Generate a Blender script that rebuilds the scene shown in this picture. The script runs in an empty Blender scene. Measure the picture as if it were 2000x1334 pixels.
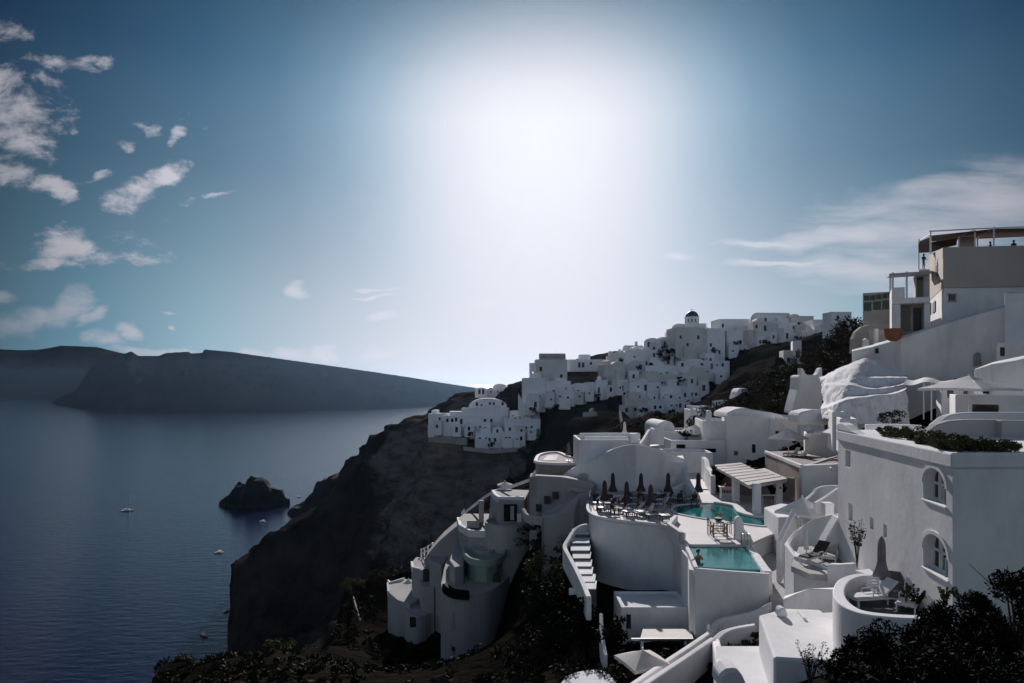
import bpy, bmesh, math, random
import numpy as np
from mathutils import Vector, Matrix, noise as mn
R = math.radians
random.seed(7)
F = 1333.0                       # focal length in photo pixels; the eye is the origin, the sea lies 130 m below it
SEA = -130.0
SC = bpy.context.scene
COL = SC.collection

# ------------------------------------------------------------------ camera, sky, sun, exposure
cam = bpy.data.cameras.new("camera"); cam_o = bpy.data.objects.new("camera", cam); COL.objects.link(cam_o)
cam_o.location = (0, 0, 0); cam_o.rotation_euler = (R(90), 0, 0)
cam.sensor_width = 36; cam.lens = 36*F/2000; cam.shift_y = 83/2000.0
cam.clip_start = 0.5; cam.clip_end = 300000
SC.camera = cam_o
SUN_EL, SUN_AZ = 22.0, 2.4       # degrees; azimuth to the right of the view axis (+Y)
SC.view_settings.view_transform = 'Standard'; SC.view_settings.look = 'None'
SC.view_settings.exposure = 0.0; SC.view_settings.gamma = 1.0
SC.cycles.max_bounces = 6; SC.cycles.diffuse_bounces = 4; SC.cycles.glossy_bounces = 3
SC.cycles.transmission_bounces = 4; SC.cycles.volume_bounces = 0; SC.cycles.transparent_max_bounces = 8
SC.cycles.use_denoising = True

sl = bpy.data.lights.new("sun", 'SUN'); sl.energy = 5.0; sl.angle = R(0.5); sl.color = (1.0, 0.95, 0.93)
sun_o = bpy.data.objects.new("sun", sl); COL.objects.link(sun_o)
sd = Vector((math.sin(R(SUN_AZ))*math.cos(R(SUN_EL)), math.cos(R(SUN_AZ))*math.cos(R(SUN_EL)), math.sin(R(SUN_EL))))
sun_o.rotation_euler = sd.to_track_quat('Z', 'Y').to_euler()

def lin(c): return tuple((v/255/12.92 if v/255 <= 0.04045 else ((v/255+0.055)/1.055)**2.4) for v in c)

class NT:
    """small helper to wire node trees"""
    def __init__(s, nt): s.nt = nt
    def n(s, t, **kw):
        o = s.nt.nodes.new(t)
        for k, v in kw.items(): setattr(o, k, v)
        return o
    def l(s, a, b): s.nt.links.new(a, b)
    def put(s, sock, v):
        if hasattr(v, 'links') or isinstance(v, bpy.types.NodeSocket): s.nt.links.new(v, sock)
        else: sock.default_value = v
    def m(s, op, a, b=None, c=None, clamp=False):
        o = s.n('ShaderNodeMath', operation=op, use_clamp=clamp); s.put(o.inputs[0], a)
        if b is not None: s.put(o.inputs[1], b)
        if c is not None: s.put(o.inputs[2], c)
        return o.outputs[0]
    def mr(s, v, a, b, c=0.0, d=1.0, it='SMOOTHSTEP'):
        o = s.n('ShaderNodeMapRange', interpolation_type=it); s.put(o.inputs[0], v)
        for i, x in enumerate((a, b, c, d)): o.inputs[i+1].default_value = x
        return o.outputs[0]
    def mix(s, f, a, b, blend='MIX'):
        o = s.n('ShaderNodeMix', data_type='RGBA', blend_type=blend); s.put(o.inputs[0], f)
        for sock, v in ((o.inputs[6], a), (o.inputs[7], b)):
            if isinstance(v, tuple): sock.default_value = (*v[:3], 1)
            else: s.l(v, sock)
        return o.outputs[2]
    def ramp(s, f, stops, interp='LINEAR'):
        o = s.n('ShaderNodeValToRGB'); cr = o.color_ramp; cr.interpolation = interp
        while len(cr.elements) < len(stops): cr.elements.new(0.5)
        for e, (p, c) in zip(cr.elements, stops): e.position = p; e.color = (*c, 1)
        s.put(o.inputs[0], f); return o.outputs[0]
    def noise(s, vec, scale, detail=4, rough=0.55, dist=0.0):
        o = s.n('ShaderNodeTexNoise'); o.inputs['Scale'].default_value = scale; o.inputs['Detail'].default_value = detail
        o.inputs['Roughness'].default_value = rough; o.inputs['Distortion'].default_value = dist
        if vec is not None: s.l(vec, o.inputs['Vector'])
        return o.outputs[0]

def make_world():
    w = bpy.data.worlds.new("World"); SC.world = w; w.use_nodes = True
    w.node_tree.nodes.clear(); t = NT(w.node_tree)
    out = t.n('ShaderNodeOutputWorld'); bg = t.n('ShaderNodeBackground'); bg.inputs[1].default_value = 0.1
    t.l(bg.outputs[0], out.inputs[0])
    sky = t.n('ShaderNodeTexSky'); sky.sky_type = 'NISHITA'; sky.sun_disc = False
    sky.sun_elevation = R(SUN_EL); sky.sun_rotation = R(SUN_AZ); sky.altitude = 130; sky.dust_density = 1.5; sky.ozone_density = 2.0
    tc = t.n('ShaderNodeTexCoord'); sp = t.n('ShaderNodeSeparateXYZ'); t.l(tc.outputs['Generated'], sp.inputs[0])
    x, y, z = sp.outputs
    az = t.m('MULTIPLY', t.m('ARCTAN2', x, y), 57.2958)
    el = t.m('MULTIPLY', t.m('ARCSINE', z), 57.2958)
    da = t.m('MULTIPLY', t.m('SUBTRACT', az, SUN_AZ), t.m('COSINE', t.m('ARCSINE', z)))
    # widen the glow towards the horizon: bright forward-scattering haze in the air
    de = t.m('SUBTRACT', el, SUN_EL-1.8)      # the haze below the sun pulls the bright patch down
    up = t.m('MULTIPLY', t.m('MAXIMUM', de, 0.0), 1.25)
    dn = t.m('MULTIPLY', t.m('MINIMUM', de, 0.0), 0.52)
    dv = t.m('ADD', up, dn)
    rr = t.m('SQRT', t.m('ADD', t.m('MULTIPLY', da, da), t.m('MULTIPLY', dv, dv)))
    f = t.m('DIVIDE', rr, 60.0, clamp=True)
    col = t.ramp(f, [(0, lin((243, 243, 247))), (4.5/60, lin((236, 237, 243))), (7.5/60, lin((222, 226, 235))), (10/60, lin((198, 210, 223))), (12.5/60, lin((164, 187, 206))),
                     (16/60, lin((122, 155, 179))), (20/60, lin((88, 125, 153))), (25/60, lin((62, 100, 130))), (31/60, lin((44, 76, 105))), (37/60, lin((31, 53, 78))), (43/60, lin((20, 33, 50))), (1, lin((18, 30, 47)))])
    col = t.mix(1.0, col, t.ramp(t.m('DIVIDE', el, 60.0, clamp=True), [(21/60, (1, 1, 1)), (24/60, (.92, .92, .93)), (27.5/60, (.70, .71, .73)), (32/60, (.44, .46, .49)), (45/60, (.40, .42, .45))]), 'MULTIPLY')
    # pale band towards the horizon
    hz = t.ramp(t.m('DIVIDE', el, 30.0, clamp=True), [(0, (0.96,)*3), (0.08, (0.90,)*3), (0.2, (0.74,)*3), (0.36, (0.46,)*3), (0.55, (0.19,)*3), (0.8, (0,)*3)])
    hcol = t.ramp(t.m('DIVIDE', t.m('ABSOLUTE', da), 60.0, clamp=True), [(0, lin((231, 230, 239))), (10/60, lin((226, 227, 236))), (17/60, lin((206, 214, 225))), (26/60, lin((160, 190, 204))), (34/60, lin((110, 150, 170))), (40/60, lin((78, 108, 124))), (48/60, lin((58, 84, 100))), (1, lin((52, 78, 96)))])
    col = t.mix(hz, col, hcol)
    # clouds, laid out by direction on a far tangent plane; they live in the sky, at infinity
    u = t.m('DIVIDE', x, t.m('MAXIMUM', y, 0.05)); v = t.m('DIVIDE', z, t.m('MAXIMUM', y, 0.05))
    cv = t.n('ShaderNodeCombineXYZ'); t.l(u, cv.inputs[0]); t.l(t.m('MULTIPLY', v, 1.7), cv.inputs[1])
    n1 = t.noise(cv.outputs[0], 13, 12, 0.66, 0.25)
    wv = t.n('ShaderNodeTexNoise'); wv.inputs['Scale'].default_value = 11; wv.inputs['Detail'].default_value = 5; t.l(cv.outputs[0], wv.inputs['Vector'])
    ws = t.n('ShaderNodeSeparateXYZ'); t.l(wv.outputs['Color'], ws.inputs[0])
    uw = t.m('ADD', u, t.m('MULTIPLY', t.m('SUBTRACT', ws.outputs[0], 0.5), 0.10))
    vw = t.m('ADD', v, t.m('MULTIPLY', t.m('SUBTRACT', ws.outputs[1], 0.5), 0.05))
    def ell(px, py, rx, ry, ang, gain=1.0):
        cu, cvv = (px-1000)/F, (750-py)/F; c, s_ = math.cos(R(ang)), math.sin(R(ang))
        a = t.m('SUBTRACT', uw, cu); b = t.m('SUBTRACT', vw, cvv)
        p = t.m('ADD', t.m('MULTIPLY', a, c/(rx/F)), t.m('MULTIPLY', b, s_/(rx/F)))
        q = t.m('ADD', t.m('MULTIPLY', a, -s_/(ry/F)), t.m('MULTIPLY', b, c/(ry/F)))
        return t.m('MULTIPLY', t.m('SUBTRACT', 1.0, t.m('ADD', t.m('MULTIPLY', p, p), t.m('MULTIPLY', q, q))), gain)
    def group(lst):
        o = None
        for e in lst:
            k = ell(*e); o = k if o is None else t.m('MAXIMUM', o, k)
        return t.m('MAXIMUM', o, -3.0)
    puffs = group([(15, 205, 150, 95, -20), (40, 260, 95, 60, -35), (20, 330, 110, 42, -25), (95, 365, 80, 24, -18), (10, 160, 120, 40, -10), (288, 258, 34, 20, 0, .8), (253, 291, 25, 13, 5, .7),
                   (348, 268, 22, 22, -60, .7), (362, 220, 22, 10, 40, .6), (182, 345, 34, 18, 35, .8), (318, 346, 70, 28, 12), (250, 385, 66, 60, 30), (352, 403, 34, 16, 35, .8), (420, 380, 40, 7, 8, .6),
                   (250, 462, 60, 22, -14, .7), (135, 480, 110, 42, -8), (225, 502, 110, 22, 2), (75, 515, 110, 15, -3), (408, 248, 18, 12, 35, .5), (185, 118, 60, 10, 8, .6), (20, 60, 36, 26, -20, .6), (110, 128, 90, 20, -8, .6), (140, 262, 16, 10, 0, .5)])
    cirr = group([(1500, 478, 110, 9, 0), (1640, 464, 190, 24, 5), (1850, 450, 250, 75, 8), (1960, 390, 190, 80, 18), (1750, 400, 200, 40, 15, .5), (1540, 517, 130, 6, -1), (1700, 535, 170, 32, -5), (1800, 560, 220, 24, 0), (1900, 520, 250, 60, 0, .7), (1310, 493, 45, 12, 0)])
    low = group([(60, 630, 75, 38, 10), (135, 600, 62, 40, 45), (10, 580, 30, 14, 0), (180, 625, 30, 26, 60), (255, 652, 26, 18, 0), (215, 672, 40, 18, 0), (577, 568, 32, 13, -5),
                 (735, 561, 60, 4, 0), (732, 576, 52, 5, 0), (335, 612, 28, 5, 0), (337, 630, 11, 7, 0), (575, 690, 60, 20, 0), (625, 685, 26, 18, 0), (500, 690, 40, 14, 0), (755, 618, 26, 16, 0), (940, 600, 40, 18, 0), (300, 690, 120, 14, 0), (730, 690, 50, 18, 0)])
    nn = t.m('MULTIPLY', t.m('SUBTRACT', n1, 0.5), 5.2)
    d1 = t.mr(t.m('ADD', t.m('MULTIPLY', puffs, 1.15), nn), 0.30, 1.70, 0.0, 0.92)
    cv2 = t.n('ShaderNodeCombineXYZ'); t.l(u, cv2.inputs[0]); t.l(t.m('MULTIPLY', v, 5.5), cv2.inputs[1])
    n2 = t.noise(cv2.outputs[0], 5, 8, 0.55, 0.5)
    d2 = t.mr(t.m('ADD', cirr, t.m('MULTIPLY', t.m('SUBTRACT', n2, 0.5), 3.2)), -0.5, 1.7, 0.0, 0.76)
    d3 = t.mr(t.m('ADD', low, t.m('MULTIPLY', nn, 0.5)), -0.1, 1.3, 0.0, 0.7)
    cc = t.ramp(f, [(0, lin((236, 234, 240))), (20/60, lin((222, 220, 230))), (32/60, lin((196, 192, 202))), (40/60, lin((142, 146, 156))), (48/60, lin((96, 100, 110))), (1, lin((90, 95, 105)))])
    fr = t.mr(y, 0.05, 0.3)
    col = t.mix(t.m('MULTIPLY', d2, fr), col, cc)
    col = t.mix(t.m('MULTIPLY', d3, fr), col, cc)
    col = t.mix(t.m('MULTIPLY', d1, fr), col, cc)
    col10 = t.mix(1.0, col, (10.0, 10.0, 10.0), 'MULTIPLY')
    # the rest of the dome (overhead and behind the eye) is the physical sky
    back = t.mix(1.0, sky.outputs[0], (BACKSKY*1.18, BACKSKY*1.0, BACKSKY*.89), 'MULTIPLY')
    ang = t.mr(rr, 50, 85)
    t.l(t.mix(ang, col10, back), bg.inputs[0])
BACKSKY = 0.92
make_world()

# ------------------------------------------------------------------ projection helpers (photo pixel + real distance -> place in the world)
def P(px, py, d): return Vector(((px-1000)/F*d, d, -(py-750)/F*d))
def PZ(px, py, z):
    d = -z*F/(py-750); return Vector(((px-1000)/F*d, d, z))
def XX(px, d): return (px-1000)/F*d
def ZZ(py, d): return -(py-750)/F*d

# ------------------------------------------------------------------ materials
MATS = {}
def mat(name, base, rough=0.8, var=None, scale=1.0, bump=0.0, bscale=8.0, spec=0.3, stain=None, detail=5, metallic=0.0):
    m = bpy.data.materials.new(name); m.use_nodes = True; t = NT(m.node_tree); t.nt.nodes.clear()
    o = t.n('ShaderNodeOutputMaterial'); b = t.n('ShaderNodeBsdfPrincipled'); t.l(b.outputs[0], o.inputs[0])
    b.inputs['Roughness'].default_value = rough; b.inputs['Specular IOR Level'].default_value = spec; b.inputs['Metallic'].default_value = metallic
    tc = t.n('ShaderNodeTexCoord'); ob = t.n('ShaderNodeNewGeometry').outputs['Position']
    col = None
    if var is not None:
        nz = t.mr(t.noise(ob, scale, detail, 0.6), 0.33, 0.68, 0, 1, 'LINEAR'); col = t.mix(nz, tuple(base), tuple(var))
        if stain is not None:
            mp = t.n('ShaderNodeMapping'); mp.inputs['Scale'].default_value = (1, 1, 0.42); t.l(ob, mp.inputs[0])
            st = t.mr(t.noise(mp.outputs[0], scale*1.5, 8, 0.68), 0.52, 0.80, 0, 0.7, 'LINEAR'); col = t.mix(st, col, tuple(stain))
        t.l(col, b.inputs['Base Color'])
    else: b.inputs['Base Color'].default_value = (*base, 1)
    if bump:
        bp = t.n('ShaderNodeBump'); bp.inputs['Strength'].default_value = 1.0; bp.inputs['Distance'].default_value = bump
        t.l(t.noise(ob, bscale, 6, 0.6), bp.inputs['Height']); t.l(bp.outputs[0], b.inputs['Normal'])
    MATS[name] = m; return m
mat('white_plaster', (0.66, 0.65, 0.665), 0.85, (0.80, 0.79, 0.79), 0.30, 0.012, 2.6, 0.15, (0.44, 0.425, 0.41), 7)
mat('shade_grey_plaster', (0.30, 0.285, 0.285), 0.9, (0.46, 0.445, 0.44), 0.16, 0.04, 2.0, 0.1, (0.22, 0.21, 0.205), 8)  # plaster darkened: deep shade of hotel and court walls put into the colour
mat('green_plaster', (0.24, 0.31, 0.26), 0.9, (0.34, 0.41, 0.36), 0.3, 0.02, 2.0, 0.1, (0.2, 0.25, 0.21), 7)
mat('cream_plaster', (0.62, 0.59, 0.57), 0.9, (0.76, 0.73, 0.71), 0.12, 0.02, 2.0, 0.1, (0.40, 0.38, 0.36), 7)
mat('far_plaster', (0.82, 0.81, 0.83), 0.9, (0.90, 0.89, 0.90), 0.09, 0.0, 1, 0.1, (0.62, 0.60, 0.59))  # lighter than near plaster, standing in for haze and glow over the village
mat('rough_white', (0.72, 0.71, 0.72), 0.9, (0.8, 0.79, 0.8), 0.8, 0.10, 1.8, 0.1, (0.62, 0.60, 0.6))
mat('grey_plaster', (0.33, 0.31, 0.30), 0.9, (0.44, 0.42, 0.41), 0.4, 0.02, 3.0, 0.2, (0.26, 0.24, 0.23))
mat('tan_plaster', (0.44, 0.37, 0.33), 0.9, (0.50, 0.43, 0.39), 0.3, 0.01, 3.0, 0.2, (0.40, 0.33, 0.29))
mat('brown_wall', (0.24, 0.19, 0.175), 0.9, (0.34, 0.29, 0.27), 0.7, 0.03, 3.0, 0.2, (0.50, 0.46, 0.44))
mat('deck_paving', (0.60, 0.565, 0.565), 0.8, (0.67, 0.635, 0.63), 0.6, 0.0, 3.0, 0.3)
mat('path_paving', (0.34, 0.33, 0.33), 0.85, (0.42, 0.41, 0.40), 0.8, 0.01, 5.0, 0.2)
mat('dark_paving_riser_shade', (0.10, 0.095, 0.095), 0.8, (0.15, 0.14, 0.14), 0.8, 0.0, 5.0, 0.2)
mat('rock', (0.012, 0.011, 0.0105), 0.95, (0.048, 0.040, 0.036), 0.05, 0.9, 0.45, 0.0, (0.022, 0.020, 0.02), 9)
def rock_tuff():
    m = MATS['rock']; t = NT(m.node_tree); b = [n for n in m.node_tree.nodes if n.type == 'BSDF_PRINCIPLED'][0]
    old = b.inputs['Base Color'].links[0].from_socket; g = t.n('ShaderNodeNewGeometry').outputs['Position']
    tot = None
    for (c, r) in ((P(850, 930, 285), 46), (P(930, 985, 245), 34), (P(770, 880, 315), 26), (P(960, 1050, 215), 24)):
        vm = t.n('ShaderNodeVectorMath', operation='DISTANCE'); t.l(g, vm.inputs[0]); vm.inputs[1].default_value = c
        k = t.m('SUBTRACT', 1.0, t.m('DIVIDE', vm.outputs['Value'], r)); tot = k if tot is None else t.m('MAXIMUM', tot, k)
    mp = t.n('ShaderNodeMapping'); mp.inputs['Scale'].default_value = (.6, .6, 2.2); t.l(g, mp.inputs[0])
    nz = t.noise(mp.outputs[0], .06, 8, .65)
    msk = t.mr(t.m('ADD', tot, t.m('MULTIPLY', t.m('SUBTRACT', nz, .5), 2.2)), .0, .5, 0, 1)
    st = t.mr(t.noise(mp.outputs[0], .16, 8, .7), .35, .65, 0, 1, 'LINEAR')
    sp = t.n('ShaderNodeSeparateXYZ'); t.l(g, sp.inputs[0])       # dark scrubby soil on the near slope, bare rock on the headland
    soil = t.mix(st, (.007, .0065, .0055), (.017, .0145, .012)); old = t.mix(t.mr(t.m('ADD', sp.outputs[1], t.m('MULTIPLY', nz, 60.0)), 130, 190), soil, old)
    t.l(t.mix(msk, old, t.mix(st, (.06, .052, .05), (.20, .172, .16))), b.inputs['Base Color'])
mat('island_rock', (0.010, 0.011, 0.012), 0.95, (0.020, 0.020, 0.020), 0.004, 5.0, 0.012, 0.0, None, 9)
rock_tuff()
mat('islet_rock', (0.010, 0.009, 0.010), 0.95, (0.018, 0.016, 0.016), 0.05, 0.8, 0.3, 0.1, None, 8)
mat('dark_glass', (0.012, 0.014, 0.017), 0.12, spec=0.5)
mat('window_shade', (0.022, 0.024, 0.027), 0.5, (0.045, 0.048, 0.052), 2.0)
mat('blue_paint', (0.03, 0.055, 0.13), 0.45, (0.045, 0.075, 0.16), 1.0)
mat('grey_blue_paint', (0.18, 0.24, 0.30), 0.5, (0.22, 0.28, 0.34), 3.0)
mat('white_paint', (0.78, 0.77, 0.78), 0.5, (0.70, 0.69, 0.7), 3.0)
mat('dark_wood', (0.045, 0.03, 0.022), 0.6, (0.075, 0.05, 0.038), 6.0)
mat('mid_wood', (0.16, 0.10, 0.06), 0.6, (0.24, 0.16, 0.10), 6.0)
mat('cane', (0.46, 0.42, 0.40), 0.8, (0.58, 0.54, 0.51), 4.0, 0.01, 14)
mat('dark_fabric', (0.035, 0.028, 0.032), 0.9, (0.055, 0.045, 0.05), 4.0)
mat('grey_fabric', (0.10, 0.10, 0.105), 0.9, (0.15, 0.15, 0.155), 3.0)
mat('mauve_fabric', (0.19, 0.175, 0.19), 0.9, (0.25, 0.23, 0.25), 3.0)
mat('white_fabric', (0.74, 0.72, 0.71), 0.9, (0.66, 0.64, 0.63), 2.0)
mat('beige_fabric', (0.52, 0.49, 0.46), 0.9, (0.60, 0.57, 0.54), 2.0)
mat('brown_fabric', (0.15, 0.11, 0.10), 0.9, (0.19, 0.145, 0.135), 2.0)
mat('green_fabric', (0.10, 0.12, 0.10), 0.9, (0.14, 0.16, 0.14), 3.0)
mat('metal', (0.35, 0.35, 0.36), 0.35, metallic=0.9)
mat('dark_metal', (0.03, 0.03, 0.032), 0.5)
mat('terracotta', (0.20, 0.075, 0.05), 0.8, (0.26, 0.10, 0.07), 2.0)
mat('leaf', (0.014, 0.018, 0.009), 0.7, (0.032, 0.036, 0.017), 1.2, spec=0.03)
mat('dark_leaf', (0.005, 0.007, 0.0045), 0.7, (0.012, 0.015, 0.008), 1.2, spec=0.03)
mat('olive_leaf', (0.06, 0.062, 0.03), 0.7, (0.11, 0.105, 0.05), 0.7, spec=0.03)
mat('brown_leaf', (0.026, 0.021, 0.016), 0.8, (0.055, 0.044, 0.031), 0.5, spec=0.03)
mat('bark', (0.05, 0.038, 0.03), 0.9, (0.08, 0.06, 0.05), 6.0)
mat('flower_pink', (0.45, 0.30, 0.34), 0.8, (0.6, 0.5, 0.5), 3.0)
mat('skin', (0.22, 0.12, 0.085), 0.6, (0.26, 0.145, 0.10), 4.0)
mat('hair', (0.015, 0.011, 0.009), 0.6)
mat('red_cloth', (0.35, 0.04, 0.05), 0.8)
mat('boat_hull', (0.55, 0.55, 0.57), 0.4, (0.62, 0.62, 0.64), 0.5)
mat('orange_paint', (0.45, 0.17, 0.06), 0.5)

def water_mat(name, base, rough, bumpd, bscale, spec=0.5, stretch=(1, 1, 1), var=None):
    m = bpy.data.materials.new(name); m.use_nodes = True; t = NT(m.node_tree); b = t.nt.nodes['Principled BSDF']
    b.inputs['Base Color'].default_value = (*base, 1); b.inputs['Roughness'].default_value = rough; b.inputs['Specular IOR Level'].default_value = spec
    g = t.n('ShaderNodeNewGeometry').outputs['Position']; mp = t.n('ShaderNodeMapping'); mp.inputs['Scale'].default_value = stretch; mp.inputs['Rotation'].default_value = (0, 0, R(18)); t.l(g, mp.inputs[0])
    bp = t.n('ShaderNodeBump'); bp.inputs['Distance'].default_value = bumpd; bp.inputs['Strength'].default_value = 1
    t.l(t.noise(mp.outputs[0], bscale, 5, 0.6), bp.inputs['Height']); t.l(bp.outputs[0], b.inputs['Normal'])
    if var:
        nz = t.mr(t.noise(g, var[1], 4, 0.6), 0.35, 0.65, 0, 1); t.l(t.mix(nz, tuple(base), tuple(var[0])), b.inputs['Base Color'])
    MATS[name] = m
water_mat('sea', (0.006, 0.011, 0.036), 0.14, 0.42, 0.14, 0.19, (0.6, 1.6, 1), ((0.004, 0.008, 0.030), 0.003))
water_mat('pool_water', (0.010, 0.150, 0.150), 0.05, 0.012, 2.2, 0.22, (1, 1, 1), ((0.022, 0.20, 0.195), 0.5))

# ------------------------------------------------------------------ object helpers
def tag(o, label=None, cat=None, group=None, kind=None):
    if label: o['label'] = label
    if cat: o['category'] = cat
    if group: o['group'] = group
    if kind: o['kind'] = kind
    return o
def empty(name, loc, label=None, cat=None, group=None, rz=0.0):
    o = bpy.data.objects.new(name, None); COL.objects.link(o); o.location = loc; o.rotation_euler = (0, 0, rz); o.empty_display_size = 0.3
    return tag(o, label, cat, group)
class MB:
    """collects shapes, then links them as one mesh object"""
    def __init__(s): s.v = []; s.f = []
    def add(s, vs, fs, M=None):
        k = len(s.v); s.v += [tuple(M @ Vector(v)) if M else tuple(v) for v in vs]; s.f += [tuple(i+k for i in f) for f in fs]; return s
    def box(s, x0, x1, y0, y1, z0, z1, M=None):
        return s.add([(x0,y0,z0),(x1,y0,z0),(x1,y1,z0),(x0,y1,z0),(x0,y0,z1),(x1,y0,z1),(x1,y1,z1),(x0,y1,z1)],
                     [(0,3,2,1),(4,5,6,7),(0,1,5,4),(1,2,6,5),(2,3,7,6),(3,0,4,7)], M)
    def prism(s, poly, z0, z1, M=None):          # plan polygon (x,y), z0/z1 numbers or lists per point
        n = len(poly); a = z0 if isinstance(z0, (list, tuple)) else [z0]*n; b = z1 if isinstance(z1, (list, tuple)) else [z1]*n
        ar = sum(poly[i][0]*poly[(i+1)%n][1]-poly[(i+1)%n][0]*poly[i][1] for i in range(n))
        if ar < 0: poly = poly[::-1]; a = a[::-1]; b = b[::-1]
        vs = [(p[0], p[1], a[i]) for i, p in enumerate(poly)]+[(p[0], p[1], b[i]) for i, p in enumerate(poly)]
        return s.add(vs, [tuple(range(n-1, -1, -1)), tuple(range(n, 2*n))]+[(i, (i+1)%n, n+(i+1)%n, n+i) for i in range(n)], M)
    def wallprof(s, prof, y0, y1, M=None):       # elevation polygon (x,z) pulled back from y0 to y1
        n = len(prof); ar = sum(prof[i][0]*prof[(i+1)%n][1]-prof[(i+1)%n][0]*prof[i][1] for i in range(n))
        if ar < 0: prof = prof[::-1]
        vs = [(p[0], y0, p[1]) for p in prof]+[(p[0], y1, p[1]) for p in prof]
        return s.add(vs, [tuple(range(n)), tuple(range(2*n-1, n-1, -1))]+[(i+n, (i+1)%n+n, (i+1)%n, i) for i in range(n)], M)
    def tube(s, pts, r, n=6, caps=True):
        pts = [Vector(p) for p in pts]; rs = r if isinstance(r, (list, tuple)) else [r]*len(pts); rings = []; k0 = len(s.v)
        for i, p in enumerate(pts):
            d = (pts[min(i+1, len(pts)-1)]-pts[max(i-1, 0)]).normalized(); a = d.orthogonal().normalized() if abs(d.z) > .99 else d.cross(Vector((0, 0, 1))).normalized(); b = d.cross(a)
            for j in range(n):
                an = 2*math.pi*j/n; s.v.append(tuple(p+(a*math.cos(an)+b*math.sin(an))*rs[i]))
        for i in range(len(pts)-1):
            for j in range(n):
                s.f.append((k0+i*n+j, k0+i*n+(j+1)%n, k0+(i+1)*n+(j+1)%n, k0+(i+1)*n+j))
        if caps: s.f.append(tuple(k0+j for j in range(n-1, -1, -1))); s.f.append(tuple(k0+(len(pts)-1)*n+j for j in range(n)))
        return s
    def lathe(s, prof, n=16, M=None, cx=0, cy=0):    # profile (r,z) from bottom to top
        vs = []; fs = []; m = len(prof)
        for i in range(n):
            a = 2*math.pi*i/n
            for r, z in prof: vs.append((cx+r*math.cos(a), cy+r*math.sin(a), z))
        for i in range(n):
            j = (i+1) % n
            for q in range(m-1): fs.append((i*m+q, j*m+q, j*m+q+1, i*m+q+1))
        fs.append(tuple(i*m+m-1 for i in range(n))); fs.append(tuple(i*m for i in range(n-1, -1, -1)))
        return s.add(vs, fs, M)
    def strip(s, pts, w, z0, h, closed=False):       # a wall of width w along plan points; z0/h numbers or per-point lists (bottom, top)
        n = len(pts); L = []; Rr = []
        for i in range(n):
            p = Vector(pts[i][:2]); a = Vector(pts[max(i-1, 0)][:2]); b = Vector(pts[min(i+1, n-1)][:2])
            if closed: a = Vector(pts[i-1][:2]); b = Vector(pts[(i+1) % n][:2])
            d = (b-a).normalized(); nn = Vector((-d.y, d.x))*w/2; L.append(p+nn); Rr.append(p-nn)
        zb = z0 if isinstance(z0, (list, tuple)) else [z0]*n; zt = h if isinstance(h, (list, tuple)) else [h]*n
        k = len(s.v)
        for i in range(n):
            for q, z in ((L[i], zb[i]), (Rr[i], zb[i]), (Rr[i], zt[i]), (L[i], zt[i])): s.v.append((q.x, q.y, z))
        rng = n if closed else n-1
        for i in range(rng):
            a, b = k+4*i, k+4*((i+1) % n)
            for e in range(4): s.f.append((a+e, a+(e+1) % 4, b+(e+1) % 4, b+e))
        if not closed: s.f.append((k+3, k+2, k+1, k)); m_ = k+4*(n-1); s.f.append((m_, m_+1, m_+2, m_+3))
        return s
    def build(s, name, m, parent=None, loc=None, bevel=0, seg=2, smooth=False, merge=True, rz=0.0):
        me = bpy.data.meshes.new(name); me.from_pydata(s.v, [], s.f); bm = bmesh.new(); bm.from_mesh(me)
        if merge: bmesh.ops.remove_doubles(bm, verts=bm.verts, dist=0.0005)
        bmesh.ops.recalc_face_normals(bm, faces=bm.faces); bm.to_mesh(me); bm.free()
        if smooth: me.shade_smooth()
        me.materials.append(MATS[m] if isinstance(m, str) else m)
        o = bpy.data.objects.new(name, me); COL.objects.link(o)
        if loc is not None: o.location = loc
        o.rotation_euler = (0, 0, rz)
        if parent: o.parent = parent
        if bevel:
            b = o.modifiers.new('round', 'BEVEL'); b.width = bevel; b.segments = seg; b.limit_method = 'ANGLE'; b.angle_limit = R(35); b.harden_normals = False
        return o
def children(o): return [c for c in bpy.data.objects if c.parent == o]
KIDS = {}
def copy_tree(o, loc, rz=0.0, label=None, scale=None):
    def rec(a, par):
        c = a.copy(); COL.objects.link(c)
        if par: c.parent = par
        if a not in KIDS: KIDS[a] = children(a)
        for k in KIDS[a]: rec(k, c)
        return c
    c = rec(o, None); c.location = loc; c.rotation_euler = (0, 0, rz)
    if scale: c.scale = (scale,)*3
    if label: c['label'] = label
    return c

# ------------------------------------------------------------------ sea, islands, terrain
s = MB(); RS = 120000
s.add([(-RS, -2000, SEA), (RS, -2000, SEA), (RS, RS, SEA), (-RS, RS, SEA)], [(0, 1, 2, 3)]).build('sea', 'sea')['kind'] = 'structure'

def fbm(x, y, z=0.0, o=5): return mn.fractal(Vector((x, y, z)), 1.0, 2.0, o)

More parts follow.
